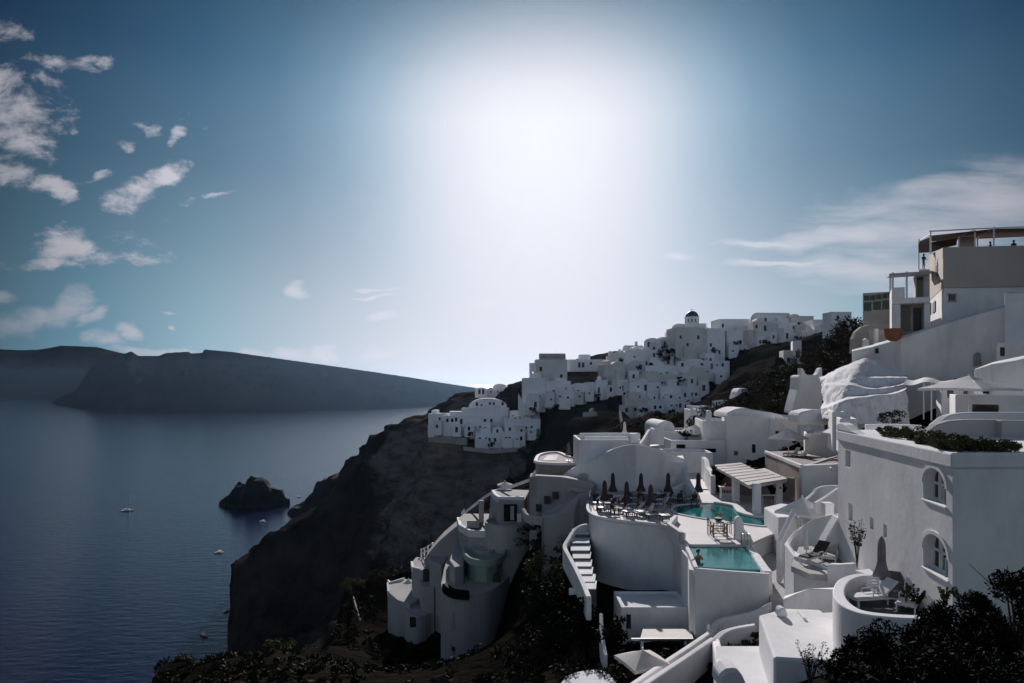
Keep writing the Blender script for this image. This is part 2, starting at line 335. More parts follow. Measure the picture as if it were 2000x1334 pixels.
def ridge_land(name, top, shore, back_d, m, nrow=26, ncol=260, amp=14.0, sc=0.004):
    """land between a shoreline and a skyline, both given across the view; falls away to the sea behind"""
    xs = np.linspace(min(p[0] for p in top), max(p[0] for p in top), ncol)
    tp = np.interp(xs, [p[0] for p in top], [p[1] for p in top]); td = np.interp(xs, [p[0] for p in top], [p[2] for p in top])
    sdist = np.interp(xs, [p[0] for p in shore], [p[1] for p in shore])
    V = []; Fc = []
    for i in range(ncol):
        a = Vector(((xs[i]-1000)/F*sdist[i], sdist[i], SEA-8)); b = P(xs[i], tp[i], td[i])
        for j in range(nrow):
            u = j/(nrow-1); h = u**0.8 if u < 1 else 1
            p = a.lerp(b, u); p.z = a.z+(b.z-a.z)*h
            k = math.sin(math.pi*min(u*1.0, 1.0))
            nzv = fbm(p.x*sc*2.2, p.y*sc*0.5, p.z*sc*0.8)
            p.y += nzv*amp*6*k; p.z += fbm(p.x*sc*3, p.y*sc*3, 4.0)*amp*k+(fbm(xs[i]*0.09, 3.3, 1.0)*amp*0.10 if u == 1 else 0)
            V.append(p)
        c = b+Vector((b.x/b.y*back_d, back_d, 0)); c.z = SEA-10; V.append(c)
    n = nrow+1
    for i in range(ncol-1):
        for j in range(nrow): Fc.append((i*n+j, (i+1)*n+j, (i+1)*n+j+1, i*n+j+1))
    mb = MB(); mb.v = [tuple(v) for v in V]; mb.f = Fc
    o = mb.build(name, m, smooth=True, merge=False); o['kind'] = 'structure'; return o
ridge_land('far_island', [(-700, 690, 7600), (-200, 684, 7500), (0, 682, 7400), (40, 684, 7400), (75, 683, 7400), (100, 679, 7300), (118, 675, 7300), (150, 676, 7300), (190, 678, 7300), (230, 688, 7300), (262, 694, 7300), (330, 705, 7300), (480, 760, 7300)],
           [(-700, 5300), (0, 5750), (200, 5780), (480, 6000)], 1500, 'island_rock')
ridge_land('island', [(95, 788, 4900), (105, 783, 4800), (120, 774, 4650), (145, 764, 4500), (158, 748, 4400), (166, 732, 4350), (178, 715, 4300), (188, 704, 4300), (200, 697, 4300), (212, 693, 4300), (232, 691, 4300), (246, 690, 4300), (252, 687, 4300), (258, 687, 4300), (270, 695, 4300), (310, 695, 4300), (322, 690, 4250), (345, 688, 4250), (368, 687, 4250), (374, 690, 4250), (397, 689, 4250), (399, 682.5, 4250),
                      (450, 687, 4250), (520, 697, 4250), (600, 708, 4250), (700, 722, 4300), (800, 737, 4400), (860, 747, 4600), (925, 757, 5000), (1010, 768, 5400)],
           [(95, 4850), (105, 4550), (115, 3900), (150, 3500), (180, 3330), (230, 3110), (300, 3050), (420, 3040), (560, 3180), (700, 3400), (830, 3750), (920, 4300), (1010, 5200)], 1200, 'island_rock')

def islet(name, outline, base_y, d, thick, m, amp):
    """a rock in the sea: skyline across the view, rounded front and back"""
    xs = np.linspace(outline[0][0], outline[-1][0], 90); ys = np.interp(xs, [p[0] for p in outline], [p[1] for p in outline]); V = []; Fc = []; nr = 17
    for i in range(90):
        b = P(xs[i], ys[i], d); hh = max(b.z-SEA, 0.3)
        for j in range(nr):
            a = (j/(nr-1))*math.pi; ed = math.sin(math.pi*(i+0.5)/90)**0.5
            w = max(0.25, ed)*thick; yy = b.y-math.cos(a)*w*(0.6+0.4*min(hh/30, 1)); zz = SEA-3+(hh+3)*math.sin(a)**1.2
            nzv = fbm(b.x*.08, yy*.08, zz*.08)*amp*.5
            V.append((b.x+nzv*.3, yy+nzv, zz+(0 if j == nr//2 else fbm(b.x*.12, yy*.12, 2.0)*amp*.5)))
    for i in range(89):
        for j in range(nr-1): Fc.append((i*nr+j, (i+1)*nr+j, (i+1)*nr+j+1, i*nr+j+1))
    mb = MB(); mb.v = V; mb.f = Fc; o = mb.build(name, m, smooth=False, merge=False); o['kind'] = 'structure'
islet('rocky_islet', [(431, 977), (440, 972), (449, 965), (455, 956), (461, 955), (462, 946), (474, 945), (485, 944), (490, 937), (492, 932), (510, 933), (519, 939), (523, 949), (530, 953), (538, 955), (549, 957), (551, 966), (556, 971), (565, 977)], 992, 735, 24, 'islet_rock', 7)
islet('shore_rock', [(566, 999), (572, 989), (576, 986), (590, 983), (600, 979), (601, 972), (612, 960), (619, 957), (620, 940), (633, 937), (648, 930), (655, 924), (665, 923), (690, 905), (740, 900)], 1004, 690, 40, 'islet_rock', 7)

# terrain: control points (photo x, photo y, distance) -> smooth height surface
CP = [  # skyline of the headland
 (450,1200,332),(456,1096,338),(500,1056,343),(545,1031,347),(590,1006,350),(620,985,352),(640,962,352),(660,930,352),(680,905,350),(700,886,350),(712,868,348),(725,846,346),(760,832,342),(800,816,340),(830,802,338),(860,790,335),(890,776,332),(920,766,330),(960,758,325),(1000,752,320),(1030,742,312),
 # below the skyline, cliff falling to the bay
 (560,1150,325),(640,1090,325),(700,960,335),(740,900,328),(800,870,315),(840,850,295),(780,980,300),(700,1080,300),(640,1180,300),(560,1230,310),
 (840,870,272),(930,872,256),(1000,862,250),(1050,850,246),(870,960,262),(800,1040,270),(880,1040,235),(940,960,235),(1000,900,232),
 # under and behind the far village
 (930,790,262),(980,775,270),(1030,768,268),(1110,740,282),(1190,722,285),(1250,712,285),(1320,660,285),(1400,650,290),(1480,648,285),(1560,640,275),(1630,640,262),
 (1030,800,248),(1110,782,244),(1180,776,236),(1220,800,226),(1290,808,220),(1350,790,220),(1385,755,226),(1425,722,228),(1460,692,230),(1520,680,225),
 # brown slope between the far village and the near terraces
 (1100,830,205),(1160,810,205),(1060,880,215),(1120,880,170),(1220,840,175),(1300,815,180),(1380,770,180),(1450,730,180),(1520,700,178),(1600,672,172),(1650,650,165),
 (1000,960,190),(1060,930,150),(1140,870,135),(1260,850,130),(1340,820,135),(1420,790,135),(1500,740,135),(1560,715,130),(1620,690,125),(1680,690,110),
 # near hillside below the terraces
 (1700,720,88),(1600,800,92),(1500,850,98),(1400,905,100),(1300,930,86),(1200,950,82),(1080,960,92),(1030,1000,88),(980,1000,108),(940,1040,120),
 (1900,640,92),(2100,560,92),(2100,700,60),(1900,850,52),(1700,930,58),(1560,1010,68),(1450,1030,78),
 (1060,1050,72),(1100,1090,64),(1050,1150,60),(1090,1260,50),(1030,1334,48),(1150,1235,50),(1200,1225,52),(1290,1240,49),(1330,1290,42),(1240,1280,44),(1200,1300,42),(1250,1345,36),(1400,1380,30),(1560,1370,25),
 (860,1080,118),(800,1112,114),(740,1126,112),(700,1138,110),(672,1160,106),(668,1190,98),(690,1240,86),(730,1290,76),(770,1334,68),
 (760,1180,100),(800,1240,92),(850,1300,78),(920,1315,70),(980,1320,64),
 (600,1262,74),(530,1280,66),(480,1290,62),(400,1296,60),(330,1300,58),(300,1330,54),(620,1330,55),(900,1420,40),(1100,1420,34),(300,1420,45),(100,1700,40),
 (1650,1370,20),(1800,1340,18),(2000,1340,17),(1720,1420,15),(1950,1420,14),(2200,1400,20),(2300,1000,40),(1700,1300,27),(1900,1300,23),(1600,1240,33),
 # falling away behind the near ridge into the bay
 (500,1330,120),(640,1250,140),(720,1180,165),(800,1140,170),(880,1090,165),(600,1400,110),(420,1400,110)]
CW = [(-120,420,-70),(-60,440,-40),(0,430,-30),(60,420,-15),(160,400,5),(-180,380,-130),(-160,300,-140),(-150,240,-140),(-140,180,-140),(-120,130,-138),(-90,90,-110),(-200,430,-140),(-130,470,-120),(0,480,-90),(100,480,-60),(250,300,15),(200,150,30),(120,60,20),(60,20,2),(40,8,-3),(-60,40,-70),(-40,20,-50),(0,8,-28),
      (-85,200,-112),(-60,170,-95),(-95,260,-108),(-110,300,-100),(-300,300,-160),(-300,500,-160),(-220,220,-160)]
pts = [tuple(P(*c)) for c in CP]+CW
A = np.array(pts); n_ = len(A)
S_ = 100.0
D = np.hypot(A[:, None, 0]-A[None, :, 0], A[:, None, 1]-A[None, :, 1])/S_
K = np.zeros((n_+3, n_+3)); K[:n_, :n_] = -D-np.eye(n_)*0.0-0.0
K[:n_, :n_] += np.eye(n_)*0.008
K[:n_, n_] = 1; K[:n_, n_+1] = A[:, 0]/S_; K[:n_, n_+2] = A[:, 1]/S_; K[n_:, :n_] = K[:n_, n_:].T
COEF = np.linalg.solve(K, np.concatenate([A[:, 2], np.zeros(3)]))
def terrain_z(X, Y):
    X = np.asarray(X, float); Y = np.asarray(Y, float); sh = X.shape; x = X.ravel(); y = Y.ravel(); out = np.zeros(len(x))
    for i in range(0, len(x), 8000):
        d = np.hypot(x[i:i+8000, None]-A[None, :, 0], y[i:i+8000, None]-A[None, :, 1])/S_
        out[i:i+8000] = -d@COEF[:n_]+COEF[n_]+COEF[n_+1]*x[i:i+8000]/S_+COEF[n_+2]*y[i:i+8000]/S_
    return out.reshape(sh)
S_FAR = [(60, 2600), (434, 2200), (446, 1285), (452, 1170), (458, 1096), (476, 1080), (500, 1056), (545, 1031), (590, 1006), (622, 984), (640, 962), (652, 938), (664, 926), (680, 905), (686, 900), (694, 888), (706, 882), (708, 872), (718, 868), (722, 850), (727, 840), (758, 834), (764, 828), (788, 824), (794, 814), (812, 811), (834, 808), (842, 797), (860, 790), (884, 778), (890, 771), (920, 766), (1000, 752), (1040, 742), (1100, 560), (2600, 300)]
S_NEAR = [(60, 1800), (285, 1370), (300, 1330), (315, 1304), (360, 1299), (400, 1299), (440, 1294), (480, 1285), (530, 1268), (548, 1270), (590, 1288), (630, 1272), (655, 1245), (664, 1190), (672, 1158), (690, 1144), (740, 1130), (800, 1112), (870, 1060), (900, 1000), (940, 700), (2600, 200)]
def skyline_cap(AA, D_):     # the headland falls as a cliff outside this outline
    c1 = -(np.interp(AA, [p[0] for p in S_FAR], [p[1] for p in S_FAR])-750)/F*D_
    c2 = -(np.interp(AA, [p[0] for p in S_NEAR], [p[1] for p in S_NEAR])-750)/F*D_
    return np.where(D_ < 118, c2, np.where(D_ < 125, np.minimum(c1, c2+(c1-c2)*np.clip((D_-118)/7, 0, 1)), c1))
def tz(x, y): return float(terrain_z(np.array([x]), np.array([y]))[0])
FOOT = [(990, 872), (1030, 868), (1056, 850), (1060, 800), (1115, 790), (1190, 772), (1215, 800), (1224, 813), (1300, 812), (1350, 803), (1385, 768), (1425, 740), (1465, 702), (1520, 692), (1535, 718), (1566, 712), (1580, 690), (1620, 658), (1700, 640)]
HOUSE_FEET = []
def make_terrain():
    na, nd = 520, 420
    a = np.linspace(60, 2500, na); d = np.geomspace(9, 470, nd)
    AA, DD = np.meshgrid(a, d, indexing='ij'); X = (AA-1000)/F*DD; Y = DD; Z = np.minimum(terrain_z(X, Y)+np.where(DD > 300, 4.0, 0.5), skyline_cap(AA, DD))
    foot = -(np.interp(AA, [p[0] for p in FOOT], [p[1] for p in FOOT])-750)/F*DD       # the slope stays below the feet of the village
    Z = np.where((DD > 125) & (DD < 222) & (AA > 990) & (AA < 1700), np.minimum(Z, foot-1.0), Z)
    for (hx0, hx1, hy0, hy1, hz) in HOUSE_FEET:
        m_ = (X > hx0-3) & (X < hx1+3) & (Y > hy0-9) & (Y < hy1)
        Z = np.where(m_, np.minimum(Z, hz+np.clip(hy0-2-Y, -50, 0)*0-0.2), Z)
    V = []
    for i in range(na):
        for j in range(nd):
            x, y, z = X[i, j], Y[i, j], Z[i, j]; k = min(1.0, y/120)
            rough = 1.0 if y > 115 else 0.45
            dz = fbm(x*.045, y*.045, z*.03, 6)*2.2*k*rough+fbm(x*.2, y*.2, z*.12, 4)*0.9*max(k, .25)*rough
            if y > 190: dz += ((mn.cell(Vector((x*.05, y*.05, z*.09)))-.5)*2.0+5.0*abs(fbm(x*.030, y*.030, 7.7, 6))-3.4)*(1 if z < -22 else .3)
            dx = fbm(x*.06+9, y*.06, z*.10, 5)*(2.2 if y < 190 else 4.0)*k*rough
            V.append((x+dx, y, z+dz))
    Fc = [(i*nd+j, (i+1)*nd+j, (i+1)*nd+j+1, i*nd+j+1) for i in range(na-1) for j in range(nd-1)]
    mb = MB(); mb.v = V; mb.f = Fc
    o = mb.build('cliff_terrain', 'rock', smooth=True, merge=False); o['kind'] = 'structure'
    return o



# ------------------------------------------------------------------ walls with real openings
def wall_face(mb, w, ztop, holes, zbot=0.0, M=None, rec=0.22):
    """front face in the local x-z plane (x from 0 to w); holes: (x0, x1, z0, z1, arch_rise); reveals go back by rec"""
    ztf = ztop if callable(ztop) else (lambda x: ztop)
    xs = sorted({0.0, w}|{h[0] for h in holes}|{h[1] for h in holes})
    def htop(h, x):
        if h[4] <= 0: return h[3]
        c = (h[0]+h[1])/2; r = (h[1]-h[0])/2
        return h[3]-h[4]+h[4]*math.sqrt(max(0.0, 1-((x-c)/r)**2))
    for a, b in zip(xs[:-1], xs[1:]):
        cov = sorted([h for h in holes if h[0] <= a+1e-6 and h[1] >= b-1e-6], key=lambda h: h[2])
        ns = 10 if any(h[4] > 0 for h in cov) else (6 if callable(ztop) else 1)
        for i in range(ns):
            p, q = a+(b-a)*i/ns, a+(b-a)*(i+1)/ns
            zl = zr = zbot
            for h in cov:
                mb.add([(p, 0, zl), (q, 0, zr), (q, 0, h[2]), (p, 0, h[2])], [(0, 1, 2, 3)], M)
                zl, zr = htop(h, p), htop(h, q)
                mb.add([(p, 0, zl), (q, 0, zr), (q, rec, zr), (p, rec, zl)], [(0, 1, 2, 3)], M)
                mb.add([(p, 0, h[2]), (q, 0, h[2]), (q, rec, h[2]), (p, rec, h[2])], [(3, 2, 1, 0)], M)
            mb.add([(p, 0, zl), (q, 0, zr), (q, 0, ztf(q)), (p, 0, ztf(p))], [(0, 1, 2, 3)], M)
    for h in holes:
        for x in (h[0], h[1]):
            zt = htop(h, x); mb.add([(x, 0, h[2]), (x, rec, h[2]), (x, rec, zt), (x, 0, zt)], [(0, 1, 2, 3)], M)

PANES = {}
def pane(parent, name, x, z, w, h, rec, m, arch=False, y0=0.0):
    """a window or door leaf set back in its opening; like sizes share one mesh"""
    key = (name, round(w, 2), round(h, 2), m, arch)
    if key not in PANES:
        mb = MB()
        if arch: mb.wallprof([(-w/2, 0), (w/2, 0)]+[(w/2*math.cos(a), h-w/2+w/2*math.sin(a)) for a in [math.pi*i/10 for i in range(11)]], 0, 0.05)
        else: mb.box(-w/2, w/2, 0, 0.05, 0, h)
        o = mb.build(name, m); PANES[key] = o
    else:
        o = PANES[key].copy(); COL.objects.link(o)
    o.parent = parent; o.location = (x, y0+rec-0.06, z); return o

def auto_holes(w, h, n, rng, doors=1):
    out = []
    rows = max(1, int(h/2.9))
    for _ in range(n*6):
        if len(out) >= n: break
        r = rng.randrange(rows); door = doors and rng.random() < 0.3
        ww, hh = (1.0, 2.05) if door else rng.choice([(0.85, 1.25), (0.9, 1.4), (0.7, 0.7), (0.85, 1.5)])
        x = rng.uniform(0.8, max(0.9, w-0.8-ww)); z = r*2.9+(0.05 if door else rng.choice([0.9, 1.1]))
        if z+hh > h-0.55 or x+ww > w-0.4: continue
        if any(x < q[1]+0.35 and x+ww > q[0]-0.35 for q in out): continue
        out.append((x, x+ww, z, z+hh, ww/2 if rng.random() < 0.25 else 0.0))
    return out

def house(name, label, px0, px1, pt, pb, d, dep=9.0, roof='flat', yaw=0.0, nwin=3, m='far_plaster', group=None, wins=None, sink=2.0, rise=None, cat='house', chim=0, winmat='window_shade', bev=0.12, doormat='window_shade', rim=0.35, face=0.0):
    """a plastered cube or vaulted house whose front stands at distance d; wins given in photo pixels (px, py, w, h, arch)"""
    al = math.degrees(math.atan(((px0+px1)/2-1000)/F))*face; kf = math.cos(R(al)) if face else 1.0; yaw -= al      # face: turned towards the caldera rim like its neighbours
    w = (px1-px0)/F*d*kf; zt, zb = ZZ(pt, d), ZZ(pb, d); h = zt-zb
    rng = random.Random(int(px0*7+pt*13)); cx = XX((px0+px1)/2, d)
    root = empty(name, (cx, d, zb), label, cat, group, R(yaw))
    if wins is None: holes = auto_holes(w, h, nwin, rng)
    else:
        holes = []
        for (a, b, ww, hh, *ar) in wins:
            x = (a-px0)/F*d*kf; z = ZZ(b, d)-zb; ww = ww/F*d*kf; hh = hh/F*d
            holes.append((x-ww/2, x+ww/2, z-hh/2, z+hh/2, ww/2 if ar and ar[0] else 0.0))
    rise_ = rise if rise is not None else min(w*0.28, h*0.45)
    mb = MB(); M = Matrix.Translation((-w/2, 0, 0))
    if roof == 'vault':
        hs = h-rise_
        ztop = lambda x: hs+rise_*math.sqrt(max(0, 1-((x-w/2)/(w/2))**2))
        wall_face(mb, w, ztop, holes, -sink, M)
        prof = [(x, ztop(x)) for x in [w/2-w/2*math.cos(math.pi*i/14) for i in range(15)]]
        body = [(0, -sink)]+prof+[(w, -sink)]
        n = len(body)
        mb.add([(x, 0, z) for x, z in body]+[(x, dep, z) for x, z in body], [(i, i+1, n+i+1, n+i) for i in range(n-1)]+[tuple(range(n, 2*n))], M)
    elif roof == 'vaultx':
        hs = h-rise_
        wall_face(mb, w, hs, holes, -sink, M)
        prof = [(dep/2-dep/2*math.cos(math.pi*i/12), hs+rise_*math.sin(math.pi*i/12)) for i in range(13)]+[(dep, -sink)]
        n = len(prof)
        mb.add([(0, y, z) for y, z in prof]+[(w, y, z) for y, z in prof], [(i, i+1, n+i+1, n+i) for i in range(n-1)], M)
        mb.add([(0, 0, -sink)]+[(0, y, z) for y, z in prof], [tuple(range(n+1))], M); mb.add([(w, 0, -sink)]+[(w, y, z) for y, z in prof], [tuple(range(n, -1, -1))], M)
    else:
        wall_face(mb, w, h, holes, -sink, M)
        t_ = 0.28
        mb.add([(0, 0, -sink), (w, 0, -sink), (w, dep, -sink), (0, dep, -sink), (0, 0, h), (w, 0, h), (w, dep, h), (0, dep, h), (t_, t_, h), (w-t_, t_, h), (w-t_, dep-t_, h), (t_, dep-t_, h), (t_, t_, h-rim), (w-t_, t_, h-rim), (w-t_, dep-t_, h-rim), (t_, dep-t_, h-rim)],
               [(1, 2, 6, 5), (2, 3, 7, 6), (3, 0, 4, 7)]+[(4+i, 4+(i+1) % 4, 8+(i+1) % 4, 8+i) for i in range(4)]+[(8+i, 8+(i+1) % 4, 12+(i+1) % 4, 12+i) for i in range(4)]+[(12, 13, 14, 15)], M)
    mb.build('wall', m, root, bevel=bev)
    for q in holes:
        hh = q[3]-q[2]; dr = hh > 1.7
        pane(root, 'door' if dr else 'window', (q[0]+q[1])/2-w/2, q[2], q[1]-q[0], hh, 0.24, doormat if dr else winmat, q[4] > 0)
    for k in range(chim):
        c = MB(); cw = 0.45; c.box(-cw, cw, -cw, cw, 0, 1.3); c.box(-cw-.08, cw+.08, -cw-.08, cw+.08, 1.3, 1.45); c.box(-.2, .2, -.2, .2, 1.45, 1.7)
        c.build('chimney', m, root, (rng.uniform(-w*.35, w*.35), rng.uniform(1.2, dep*.6), h-rim if roof == 'flat' else h-.25), bevel=.04)
    return root

# ------------------------------------------------------------------ the far village on the ridge
G = 'white houses of the far cliff village'
def church():
    d = 262; cx = XX(1359.5, d); z0 = ZZ(640, d); k = d/F
    root = empty('domed_church', (cx, d+6, z0), 'white church with small drum and dark blue dome on the village skyline', 'church')
    b = MB(); b.box(-20*k, 22*k, -5, 5, -1, 9*k); b.build('wall', 'far_plaster', root, bevel=.12)
    dr = MB(); r = 14.4*k; n = 12; hs = 13.5*k
    for i in range(n):                        # drum with tall slit windows
        a = 2*math.pi*(i+.5)/n; c = math.cos(math.pi/n); Mx = Matrix.Translation((0, 0, 9*k)) @ Matrix.Rotation(a, 4, 'Z') @ Matrix.Translation((-r*math.sin(math.pi/n), -r*c, 0))
        wd = 2*r*math.sin(math.pi/n); wall_face(dr, wd, hs, [(wd*.34, wd*.66, hs*.28, hs*.8, wd*.16)], 0, Mx, .25)
    dr.lathe([(r+.02, 9*k+hs), (r+.18, 9*k+hs), (r+.18, 9*k+hs+.22), (r-.5, 9*k+hs+.22)], 24)
    dr.build('drum', 'far_plaster', root)
    p0 = None
    for i in range(n):
        a = 2*math.pi*(i+.5)/n; c = math.cos(math.pi/n); wd = 2*r*math.sin(math.pi/n)
        if p0 is None: p0 = MB().box(-wd*.18, wd*.18, 0, .05, 0, hs*.55).build('window', 'window_shade', root); p = p0
        else: p = p0.copy(); COL.objects.link(p)
        p.location = (Matrix.Rotation(a, 4, 'Z') @ Vector((0, -r*c+.18, 9*k+hs*.27))); p.rotation_euler = (0, 0, a)
    rd = 13*k; hd = 12.5*k
    MB().lathe([(rd*math.cos(t_), 9*k+hs+.2+hd*math.sin(t_)) for t_ in [math.pi/2*i/10*.995 for i in range(11)]], 28).build('dome', 'blue_paint', root, smooth=True)
    zt = 9*k+hs+hd+.1
    c = MB(); c.box(-.07, .07, -.07, .07, zt, zt+1.0); c.box(-.3, .3, -.06, .06, zt+.55, zt+.7); c.build('cross', 'white_paint', root)
church()
V = [  # label, px0, px1, top, bottom, d, depth, roof, yaw, windows, chimneys
 ('white church nave left of the blue dome with dark arched end', 1312, 1341, 632, 651, 268, 9, 'vault', -30, 2, 0),
 ('small white cube house a step below the church nave', 1302, 1321, 647, 668, 264, 8, 'flat', -8, 2, 0),
 ('tall blank white block directly under the blue domed church', 1319, 1384, 639, 712, 258, 12, 'flat', 4, 4, 0),
 ('wide white block right of the church base with slim dark doorway', 1382, 1416, 641, 712, 255, 12, 'flat', -3, 5, 0),
 ('vaulted white house with three little gable windows left of the church', 1258, 1290, 660, 708, 260, 10, 'vault', -14, 3, 0),
 ('flat white house between the gabled house and the church wall', 1286, 1320, 663, 708, 263, 9, 'flat', 4, 3, 0),
 ('low barrel roofed house on the skyline left of the gabled house', 1226, 1259, 673, 695, 268, 9, 'vaultx', 5, 2, 1),
 ('white house front below the low barrel roofed skyline house', 1222, 1288, 683, 718, 258, 10, 'flat', -5, 4, 0),
 ('narrow chimneyed house at the left end of the upper village steps', 1206, 1228, 688, 716, 262, 8, 'flat', 8, 1, 1),
 ('low white terrace house with roof parapet beside two chimneys', 1185, 1212, 695, 716, 266, 8, 'flat', -6, 1, 0),
 ('long low white wall house running along the ridge top', 1106, 1192, 702, 718, 272, 9, 'flat', -3, 2, 0),
 ('large blank pale block with barrel roof standing on the ridge edge', 1046, 1108, 702, 742, 258, 13, 'flat', 0, 1, 0),
 ('white many windowed house row below the blank ridge block', 1025, 1066, 738, 797, 250, 11, 'flat', 5, 8, 0),
 ('white house row with dark doors stepping right below the ridge block', 1064, 1115, 744, 790, 251, 11, 'flat', -3, 7, 0),
 ('vaulted white house with big arched glass front below the brown bank', 1112, 1150, 748, 776, 249, 9, 'vault', -4, 2, 0),
 ('white house with arched dark window beside the brown bank', 1146, 1167, 746, 774, 250, 9, 'vault', 6, 2, 0),
 ('plain white cube at the right end of the brown bank', 1163, 1187, 742, 768, 247, 8, 'flat', -8, 1, 0),
 ('narrow tall house with shadowed lower door right of the brown bank', 1185, 1214, 711, 768, 252, 10, 'flat', 12, 3, 0),
 ('round gabled house with four small windows in the village middle', 1196, 1221, 706, 735, 247, 9, 'vault', 6, 4, 0),
 ('white house with two dark openings right of the round gabled house', 1212, 1262, 712, 756, 250, 10, 'flat', -6, 5, 0),
 ('wide plain white terrace wall house below the dark tree', 1260, 1328, 714, 738, 246, 10, 'flat', 3, 2, 0),
 ('broad white terrace house below the church block', 1325, 1424, 705, 737, 243, 12, 'flat', -4, 7, 0),
 ('blank white house with hanging shutters in the lower village', 1260, 1334, 731, 758, 238, 10, 'flat', 5, 5, 0),
 ('white house beside the dark bank with two doors', 1332, 1384, 727, 758, 236, 10, 'flat', -6, 4, 0),
 ('white stepped house with tent roofed terrace in the lower village', 1229, 1292, 746, 780, 233, 10, 'flat', 6, 5, 0),
 ('white house with dark arched doorway at the bottom of the steps', 1290, 1330, 754, 784, 229, 9, 'flat', -5, 4, 0),
 ('white house with a large black arch beside the brown slope', 1328, 1377, 754, 781, 231, 9, 'flat', 4, 3, 0),
 ('lowest broad white house of the village with blue tinted front', 1221, 1272, 777, 812, 222, 10, 'flat', -4, 4, 0),
 ('low white house next to the lowest broad one', 1268, 1300, 780, 806, 221, 9, 'vault', 8, 2, 0),
 ('small white house at the foot of the village steps', 1297, 1350, 778, 803, 224, 9, 'flat', -8, 4, 0),
 ('flat roofed white box house on the skyline right of the dome', 1404, 1469, 623, 645, 272, 10, 'flat', 2, 1, 0),
 ('white house with ragged planted terrace under the flat skyline box', 1382, 1424, 641, 690, 262, 10, 'flat', 6, 5, 0),
 ('white house with tall dark window right of the planted terrace', 1420, 1464, 645, 690, 258, 10, 'flat', -6, 4, 0),
 ('long pale sloping wall house right of the village steps', 1460, 1514, 644, 692, 255, 10, 'flat', 12, 2, 0),
 ('long barrel vaulted house on the right skyline', 1486, 1547, 608, 634, 262, 10, 'vaultx', 4, 1, 0),
 ('white house under the long barrel vault', 1471, 1524, 628, 662, 254, 10, 'flat', -5, 3, 0),
 ('white house with dark doors right of the barrel vault', 1520, 1558, 630, 664, 250, 10, 'flat', 4, 5, 0),
 ('white house with terrace plants at the right end of the skyline', 1555, 1593, 634, 662, 248, 10, 'flat', -4, 4, 0),
 ('low skyline house with open roof terrace posts', 1545, 1590, 617, 640, 258, 9, 'flat', 3, 2, 0),
 ('small white roof terrace house at the end of the far skyline', 1588, 1620, 624, 650, 240, 9, 'flat', -6, 2, 0),
 ('pale house on the skyline beside the big dark tree', 1622, 1664, 609, 650, 205, 5, 'flat', 3, 3, 0),
 ('low cube house beside the white narrow one on the brown slope', 1531, 1551, 684, 716, 190, 7, 'flat', -12, 1, 0),
 ('narrow white house with one dark door on the brown slope', 1549, 1565, 665, 700, 188, 7, 'flat', -18, 2, 0),
 # lower cluster on the cliff edge
 ('square pale house at the left tip of the lower cliff hamlet', 836, 872, 808, 841, 262, 9, 'flat', -6, 5, 0),
 ('long pale wall house with a row of small doors on the cliff edge', 866, 982, 812, 844, 258, 9, 'flat', 3, 9, 0),
 ('white house with curved top and dark door above the cliff hamlet', 916, 990, 778, 812, 266, 9, 'vault', 2, 6, 0),
 ('white terrace parapet house below the curved top house', 901, 993, 797, 826, 261, 7, 'flat', -3, 1, 0),
 ('lowest pale vaulted house of the hamlet with dark cave arch', 929, 979, 845, 868, 245, 9, 'flat', 5, 3, 0),
 ('pale low house right of the cave arch house', 979, 1026, 843, 866, 243, 9, 'flat', -5, 4, 0),
 ('pale house with a recessed dark terrace in the hamlet', 986, 1056, 818, 846, 248, 9, 'flat', 5, 5, 0),
 ('small pale house topmost at the right of the hamlet', 995, 1054, 803, 822, 254, 8, 'flat', -4, 4, 1),
 ('row of low white terraces on the bare ridge left of the village', 940, 1024, 760, 772, 290, 8, 'flat', -3, 4, 0),
 ('small domed white hut on the bare ridge', 928, 952, 757, 770, 288, 6, 'vault', 4, 1, 0),
]
_q = random.Random(77)
for i, (a, b, t_, bo, d) in enumerate([(1100,1122,762,786,244),(1122,1140,766,782,243),(1186,1202,752,770,243),(1204,1226,742,764,240),(1228,1248,724,744,246),(1250,1268,738,760,240),(1270,1292,700,720,250),(1298,1316,688,712,249),(1330,1350,698,720,247),(1356,1374,712,730,240),(1376,1396,690,712,247),(1398,1420,728,742,238),(1424,1444,664,692,252),(1446,1462,672,690,251),(1240,1262,766,786,228),(1264,1286,764,784,228),(1216,1236,792,812,219),(1246,1262,795,811,218),(1300,1318,768,786,226),(1320,1334,770,788,225),(1342,1362,735,754,232),(1364,1384,742,764,230),(1036,1054,768,796,246),(1066,1084,764,788,247),(1086,1104,756,784,248),(1142,1160,762,776,244),(846,862,822,842,256),(884,900,830,845,253),(908,926,828,846,252),(940,958,824,845,251),(962,980,834,850,247),(1008,1026,832,852,244),(1030,1048,838,852,243),(1000,1014,812,824,250),(1478,1498,656,676,250),(1504,1520,648,666,249),(1530,1546,640,662,247),(1566,1584,644,660,245),(1470,1486,640,656,257),(1500,1516,620,634,262),(1238,1256,676,694,262),(1270,1284,668,690,258)]):
    V.append((_q.choice(['little white cube', 'small vaulted room', 'tiny white house', 'small pale block', 'narrow white room'])+' number%d' % i, a, b, t_, bo, d, 5, _q.choice(['flat', 'flat', 'vault']), _q.uniform(-18, 18), _q.choice([0, 1, 1, 2]), 0))
NEARBY = {}
